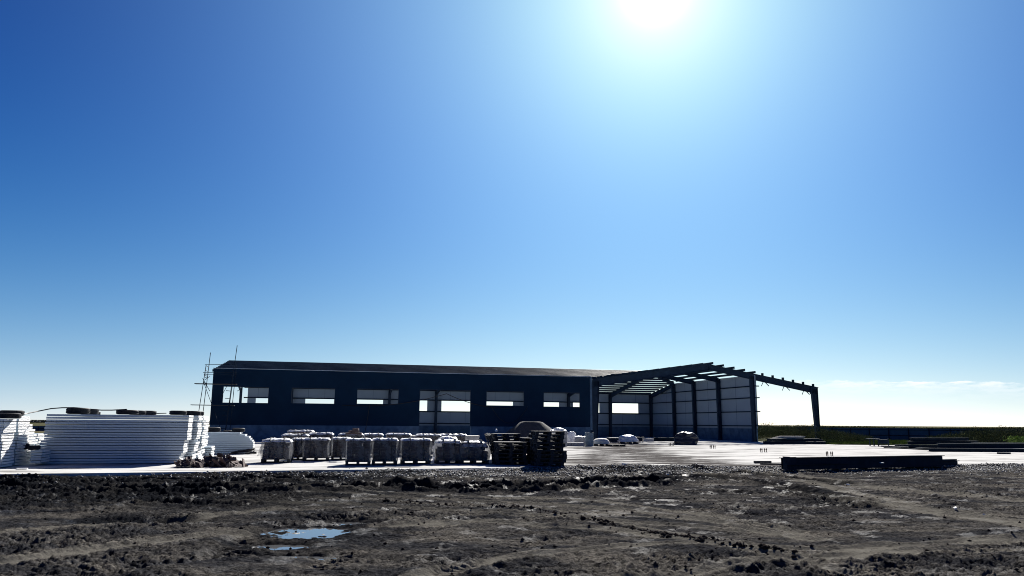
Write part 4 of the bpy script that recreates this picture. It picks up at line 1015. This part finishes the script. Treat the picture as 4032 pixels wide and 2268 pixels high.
# ------------------------------------------------------------------ fence
def fence(a, b, h, z0, n, label, rails=(.25, .85)):
    a = Vector(a); b = Vector(b); d = b-a; L_ = d.length; d.normalize(); t = thing('metal_fence', label, 'fence', tuple(a)); nn = Vector((d.y, -d.x, 0)); nn = nn if nn.y < 0 else -nn
    mb = MB(); k = int(L_/.3); vs = []; fs = []
    for i in range(k+1):
        q = a+d*(L_*i/k)+nn*(.02 if i % 2 else 0); vs += [(q.x, q.y, z0), (q.x, q.y, z0+h)]
    for i in range(k): fs.append((2*i, 2*i+2, 2*i+3, 2*i+1))
    mb.add(vs, fs); mb.build('sheet', M_fence, t)
    for i in range(n+1):
        q = a+d*(L_*i/n)+nn*.09; mb = MB(); mb.box((q.x, q.y, z0+h/2), (.08, .08, h+.05)); mb.build('post', M_steelD, t)
    for r in rails:
        mb = MB(); p = a+nn*.05+Vector((0, 0, z0+h*r)); q = b+nn*.05+Vector((0, 0, z0+h*r)); mb.tube([p, q], .035, 4); mb.build('rail', M_steelD, t)
    return t
fa_ = D(3140, 1700, 99); fb_ = D(4300, 1700, 80)
fence((fa_.x, fa_.y, 0), (fb_.x, fb_.y, 0), 1.42, -.1, 14, 'long dark sheet metal fence right of the shed behind the scrub', (.42, .88))
fa_ = D(60, 1700, 118); fb_ = D(560, 1700, 128)
fence((fa_.x, fa_.y, 0), (fb_.x, fb_.y, 0), .75, -.1, 6, 'dark metal fence glimpsed in the gap between the left panel stacks', (.5,))

# ------------------------------------------------------------------ vegetation
def leafmass(name, mt, pts, size, label=None, cat=None, kind=None, group=None, blade=False):
    n = len(pts); P = np.array(pts, float)
    if blade:
        ang = rng.uniform(0, math.pi, n); hgt = size*(.6+.8*rng.random(n)); wv = .012+.012*rng.random(n)
        dx = np.cos(ang)*wv; dy = np.sin(ang)*wv; lx = rng.normal(0, .25, n)*hgt; ly = rng.normal(0, .25, n)*hgt
        V = np.stack([P+np.stack([dx, dy, 0*dx], -1), P-np.stack([dx, dy, 0*dx], -1), P+np.stack([lx, ly, hgt], -1)], 1).reshape(-1, 3); k = 3
    else:
        a = rng.normal(size=(n, 3)); a /= np.linalg.norm(a, axis=1)[:, None]; b = rng.normal(size=(n, 3)); b -= (b*a).sum(1)[:, None]*a; b /= np.linalg.norm(b, axis=1)[:, None]
        s = size*(.5+rng.random(n))[:, None]
        V = np.stack([P-a*s, P+b*s*.45, P+a*s, P-b*s*.45], 1).reshape(-1, 3); k = 4
    me = bpy.data.meshes.new(name); me.vertices.add(len(V)); me.vertices.foreach_set('co', V.astype(np.float32).ravel())
    me.loops.add(len(V)); me.loops.foreach_set('vertex_index', np.arange(len(V), dtype=np.int32))
    me.polygons.add(n); me.polygons.foreach_set('loop_start', (np.arange(n)*k).astype(np.int32)); me.update(calc_edges=True)
    me.materials.append(mt); o = bpy.data.objects.new(name, me); COL.objects.link(o); tag(o, label, cat, group, kind); return o
def clumps(n, xf, yr, hf, per=60, sp=.45):
    out = []
    for _ in range(n):
        x, y = xf(); h = hf(x, y)*random.uniform(.6, 1.15)
        for k in range(per):
            q = random.random()**.7
            out.append((x+random.gauss(0, sp)*(1.1-.5*q), y+random.gauss(0, sp)*(1.1-.5*q), max(.02, q*h+random.gauss(0, .06))))
    return out
def xf1():
    y = random.uniform(86, 104); return D(random.uniform(2900, 3240), 1700, y).x, y
leafmass('scrub', M_scrub, clumps(420, xf1, None, lambda x, y: 1.35+.35*math.sin(x*.5), 110, .5), .05, kind='stuff', label='thick brown green scrub seen through the open gable', cat='scrub')
def xf2():
    y = random.uniform(72, 84); return D(random.uniform(3660, 4200), 1700, y).x, y
leafmass('scrub', M_scrub, clumps(430, xf2, None, lambda x, y: min(1.45, .5+max(0, (x/y-.535)*14))*(.9+.12*math.sin(x)), 120, .45), .05, kind='stuff', label='thick brown green scrub in front of the fence at far right', cat='scrub')
def xf3():
    y = random.uniform(72, 92); return D(random.uniform(3205, 3420), 1700, y).x, y
leafmass('scrub', M_scrub, clumps(200, xf3, None, lambda x, y: max(.25, 1.25-(x/y-.40)*14), 100, .4), .045, kind='stuff', label='lower green scrub right of the last shed column', cat='scrub')
pts = []
for _ in range(26000):
    y = 66.6+random.random()**1.5*18; x = D(random.uniform(3235, 3700), 1740, y).x
    if y > back_edge(np.array(x))+.1: pts.append((x, y, -.06))
leafmass('grass', M_grass, pts, .22, kind='stuff', label='bright green grass at the edge of the slab', cat='grass', blade=True)
# tall loose bushes rising over the scrub
for k, (px, top, yy, w) in enumerate(((3098, 1675, 92, .5), (3145, 1674, 94, .6), (3170, 1676, 95, .35))):
    c = D(px, top, yy); t = thing('bush', ['left', 'middle', 'right'][k]+' loose bush rising over the scrub in the gable opening', 'bush', (c.x, c.y, 0), group='loose bushes over the scrub')
    mb = MB()
    for q in range(7):
        e = Vector((c.x+random.gauss(0, w*.5), c.y+random.gauss(0, .3), c.z*random.uniform(.8, 1.02))); mb.tube([(c.x, c.y, -.1), Vector((c.x, c.y, 0)).lerp(e, .5)+Vector((.05, 0, .1)), e], [.03, .02, .008], 4)
    mb.build('stem', M_rust, t)
    pp = [(random.gauss(0, w*.5), random.gauss(0, .3), c.z*random.uniform(.45, 1.03)) for _ in range(450)]
    o = leafmass('foliage', M_scrub, pp, .05); o.parent = t
# bright leafy plant low at the right edge
for k, (px, py, yy, w, h) in enumerate(((3998, 1752, 62, .7, .75), (4030, 1752, 62.5, .6, .7))):
    c = D(px, py, yy); t = thing('leafy_plant', ['bright leafy plant beside the far right beam pile', 'bright leafy plant cut by the right photo edge'][k], 'plant', (c.x, c.y, 0), group='bright leafy plants')
    mb = MB()
    for q in range(6): mb.tube([(c.x, c.y, -.1), (c.x+random.gauss(0, w*.4), c.y, h*random.uniform(.6, 1))], .012, 4)
    mb.build('stem', M_rust, t)
    o = leafmass('foliage', M_leaf, [(random.gauss(0, w*.5), random.gauss(0, .3), .1+h*random.random()) for _ in range(260)], .10); o.parent = t
# distant belts of trees and scrub
def belt(px0, px1, y0, y1, hmin, hmax, n, size, mt, label):
    pts = []
    for _ in range(n):
        y = random.uniform(y0, y1); x = D(random.uniform(px0, px1), 1660, y).x
        h = hmin+(hmax-hmin)*(.5+.5*mnoise.noise(Vector((x*.03, 0, y*.01)))); c = h*(.6+.4*mnoise.noise(Vector((x*.2, 3, 0))))
        pts.append((x, y, -.1+random.random()**.6*max(.3, c)))
    leafmass('distant_scrub', mt, pts, size, label, 'scrub', 'stuff')
belt(-300, 900, 430, 470, 1.4, 2.2, 22000, .45, M_far, 'dark belt of trees on the left horizon')
belt(2900, 4400, 240, 300, 1.5, 2.3, 30000, .22, M_scrub, 'thin dark line of scrub on the right horizon')

# ------------------------------------------------------------------ loose matter on the mud
def stones(n, posf, smin, smax, mt, name, label):
    base_v = np.array([(1, 0, 0), (-1, 0, 0), (0, 1, 0), (0, -1, 0), (0, 0, 1), (0, 0, -1)], float)
    base_f = np.array([(0, 2, 4), (2, 1, 4), (1, 3, 4), (3, 0, 4), (2, 0, 5), (1, 2, 5), (3, 1, 5), (0, 3, 5)])
    px, py = posf(n); pz = ground_z(px, py)
    s = smin+(smax-smin)*rng.random(n)**2.5
    V = base_v[None]*(1+rng.uniform(-.35, .35, (n, 6, 3)))*(s[:, None, None]*np.array([1, .8, .65]))
    a = rng.uniform(0, 6.28, n); c_, s_ = np.cos(a)[:, None], np.sin(a)[:, None]
    Vx = V[..., 0]*c_-V[..., 1]*s_; Vy = V[..., 0]*s_+V[..., 1]*c_
    V = np.stack([Vx+px[:, None], Vy+py[:, None], V[..., 2]+(pz+s*.25)[:, None]], -1).reshape(-1, 3)
    F = (base_f[None]+6*np.arange(n)[:, None, None]).reshape(-1, 3)
    me = bpy.data.meshes.new(name); me.vertices.add(len(V)); me.vertices.foreach_set('co', V.astype(np.float32).ravel())
    me.loops.add(F.size); me.loops.foreach_set('vertex_index', F.ravel().astype(np.int32)); me.polygons.add(len(F)); me.polygons.foreach_set('loop_start', (np.arange(len(F))*3).astype(np.int32)); me.update(calc_edges=True)
    me.materials.append(mt); o = bpy.data.objects.new(name, me); COL.objects.link(o); tag(o, label, name.replace('_', ' '), kind='stuff')
def pf1(n):
    x = rng.uniform(-20, 24, n); k = np.clip((x+14)/14, .12, 1); x = x[rng.random(n) < k]; y = near_edge(x)-.05-np.abs(rng.normal(0, 1.6, len(x))); 
    if len(x) < n: x = np.concatenate([x, rng.uniform(-4, 22, n-len(x))]); y = np.concatenate([y, near_edge(x[len(y):])-.05-np.abs(rng.normal(0, 1.3, n-len(y)))])
    return x, y
stones(16000, pf1, .012, .05, M_stone, 'gravel', 'grey gravel strewn along the edge of the concrete slab')
M_clod = mat('mud_clod', (.03, .026, .024), .9, spec=0, var=.4, scale=8)
def pf2(n):
    y = 7.5+18*rng.random(n)**.8; x = (rng.random(n)*1.5-.75)*(y+1); return x, y
stones(2600, pf2, .006, .04, M_clod, 'mud_clods', 'dark clods of mud scattered over the foreground')
def pf3(n):
    i = rng.integers(0, len(CL)-1, n); t = rng.random(n); cx = np.array([p.x for p in CL]); cy = np.array([p.y for p in CL])
    return cx[i]*(1-t)+cx[i+1]*t+rng.normal(0, .12, n), cy[i]*(1-t)+cy[i+1]*t+rng.normal(0, .15, n)
CL = [G(a, b, -.1) for a, b in ((1480, 1975), (1750, 1990), (2050, 2005), (2330, 2045), (2450, 2075), (2600, 2100), (2750, 2120), (2900, 2150), (3200, 2200))]
stones(420, pf3, .015, .065, M_clod, 'mud_clods', 'row of thrown up mud clods along the curved wheel track')
for k, (px, py, s, lab) in enumerate(((3762, 2008, .05, 'pale bone like scrap lying in the mud at right'), (3876, 2025, .045, 'white paper scrap right of the bone like scrap'), (2628, 1868, .05, 'white scrap near the slab edge by the wheel tracks'),
                                      (1862, 1897, .04, 'small white pebble before the right brick packs'), (1130, 1858, .05, 'white crumpled scrap at the slab edge below the brick packs'), (2460, 1852, .09, 'thin pale stick on the gravel by the slab edge'),
                                      (3340, 1912, .05, 'small white scrap on the gravel before the girders'))):
    p = G(px, py, -.1); z = float(ground_z(np.array([p.x]), np.array([p.y]))[0]); mb = MB()
    vs = [(p.x+s*random.uniform(-1, 1), p.y+s*random.uniform(-1, 1), z+.01+s*random.uniform(0, .9)) for _ in range(3)]
    mb.box((p.x, p.y, z+s*.4+.01), (s*2.2, s, s*.6), random.uniform(0, 3), Matrix.Rotation(random.uniform(-.4, .4), 3, 'Y') @ Matrix.Rotation(random.uniform(0, 3), 3, 'Z'))
    tag(mb.build('scrap', M_paper), lab, 'scrap')
for ch in list(PA.children): bpy.data.objects.remove(ch)
bpy.data.objects.remove(PA)
for o in bpy.data.objects:
    if '_o' in o: del o['_o']
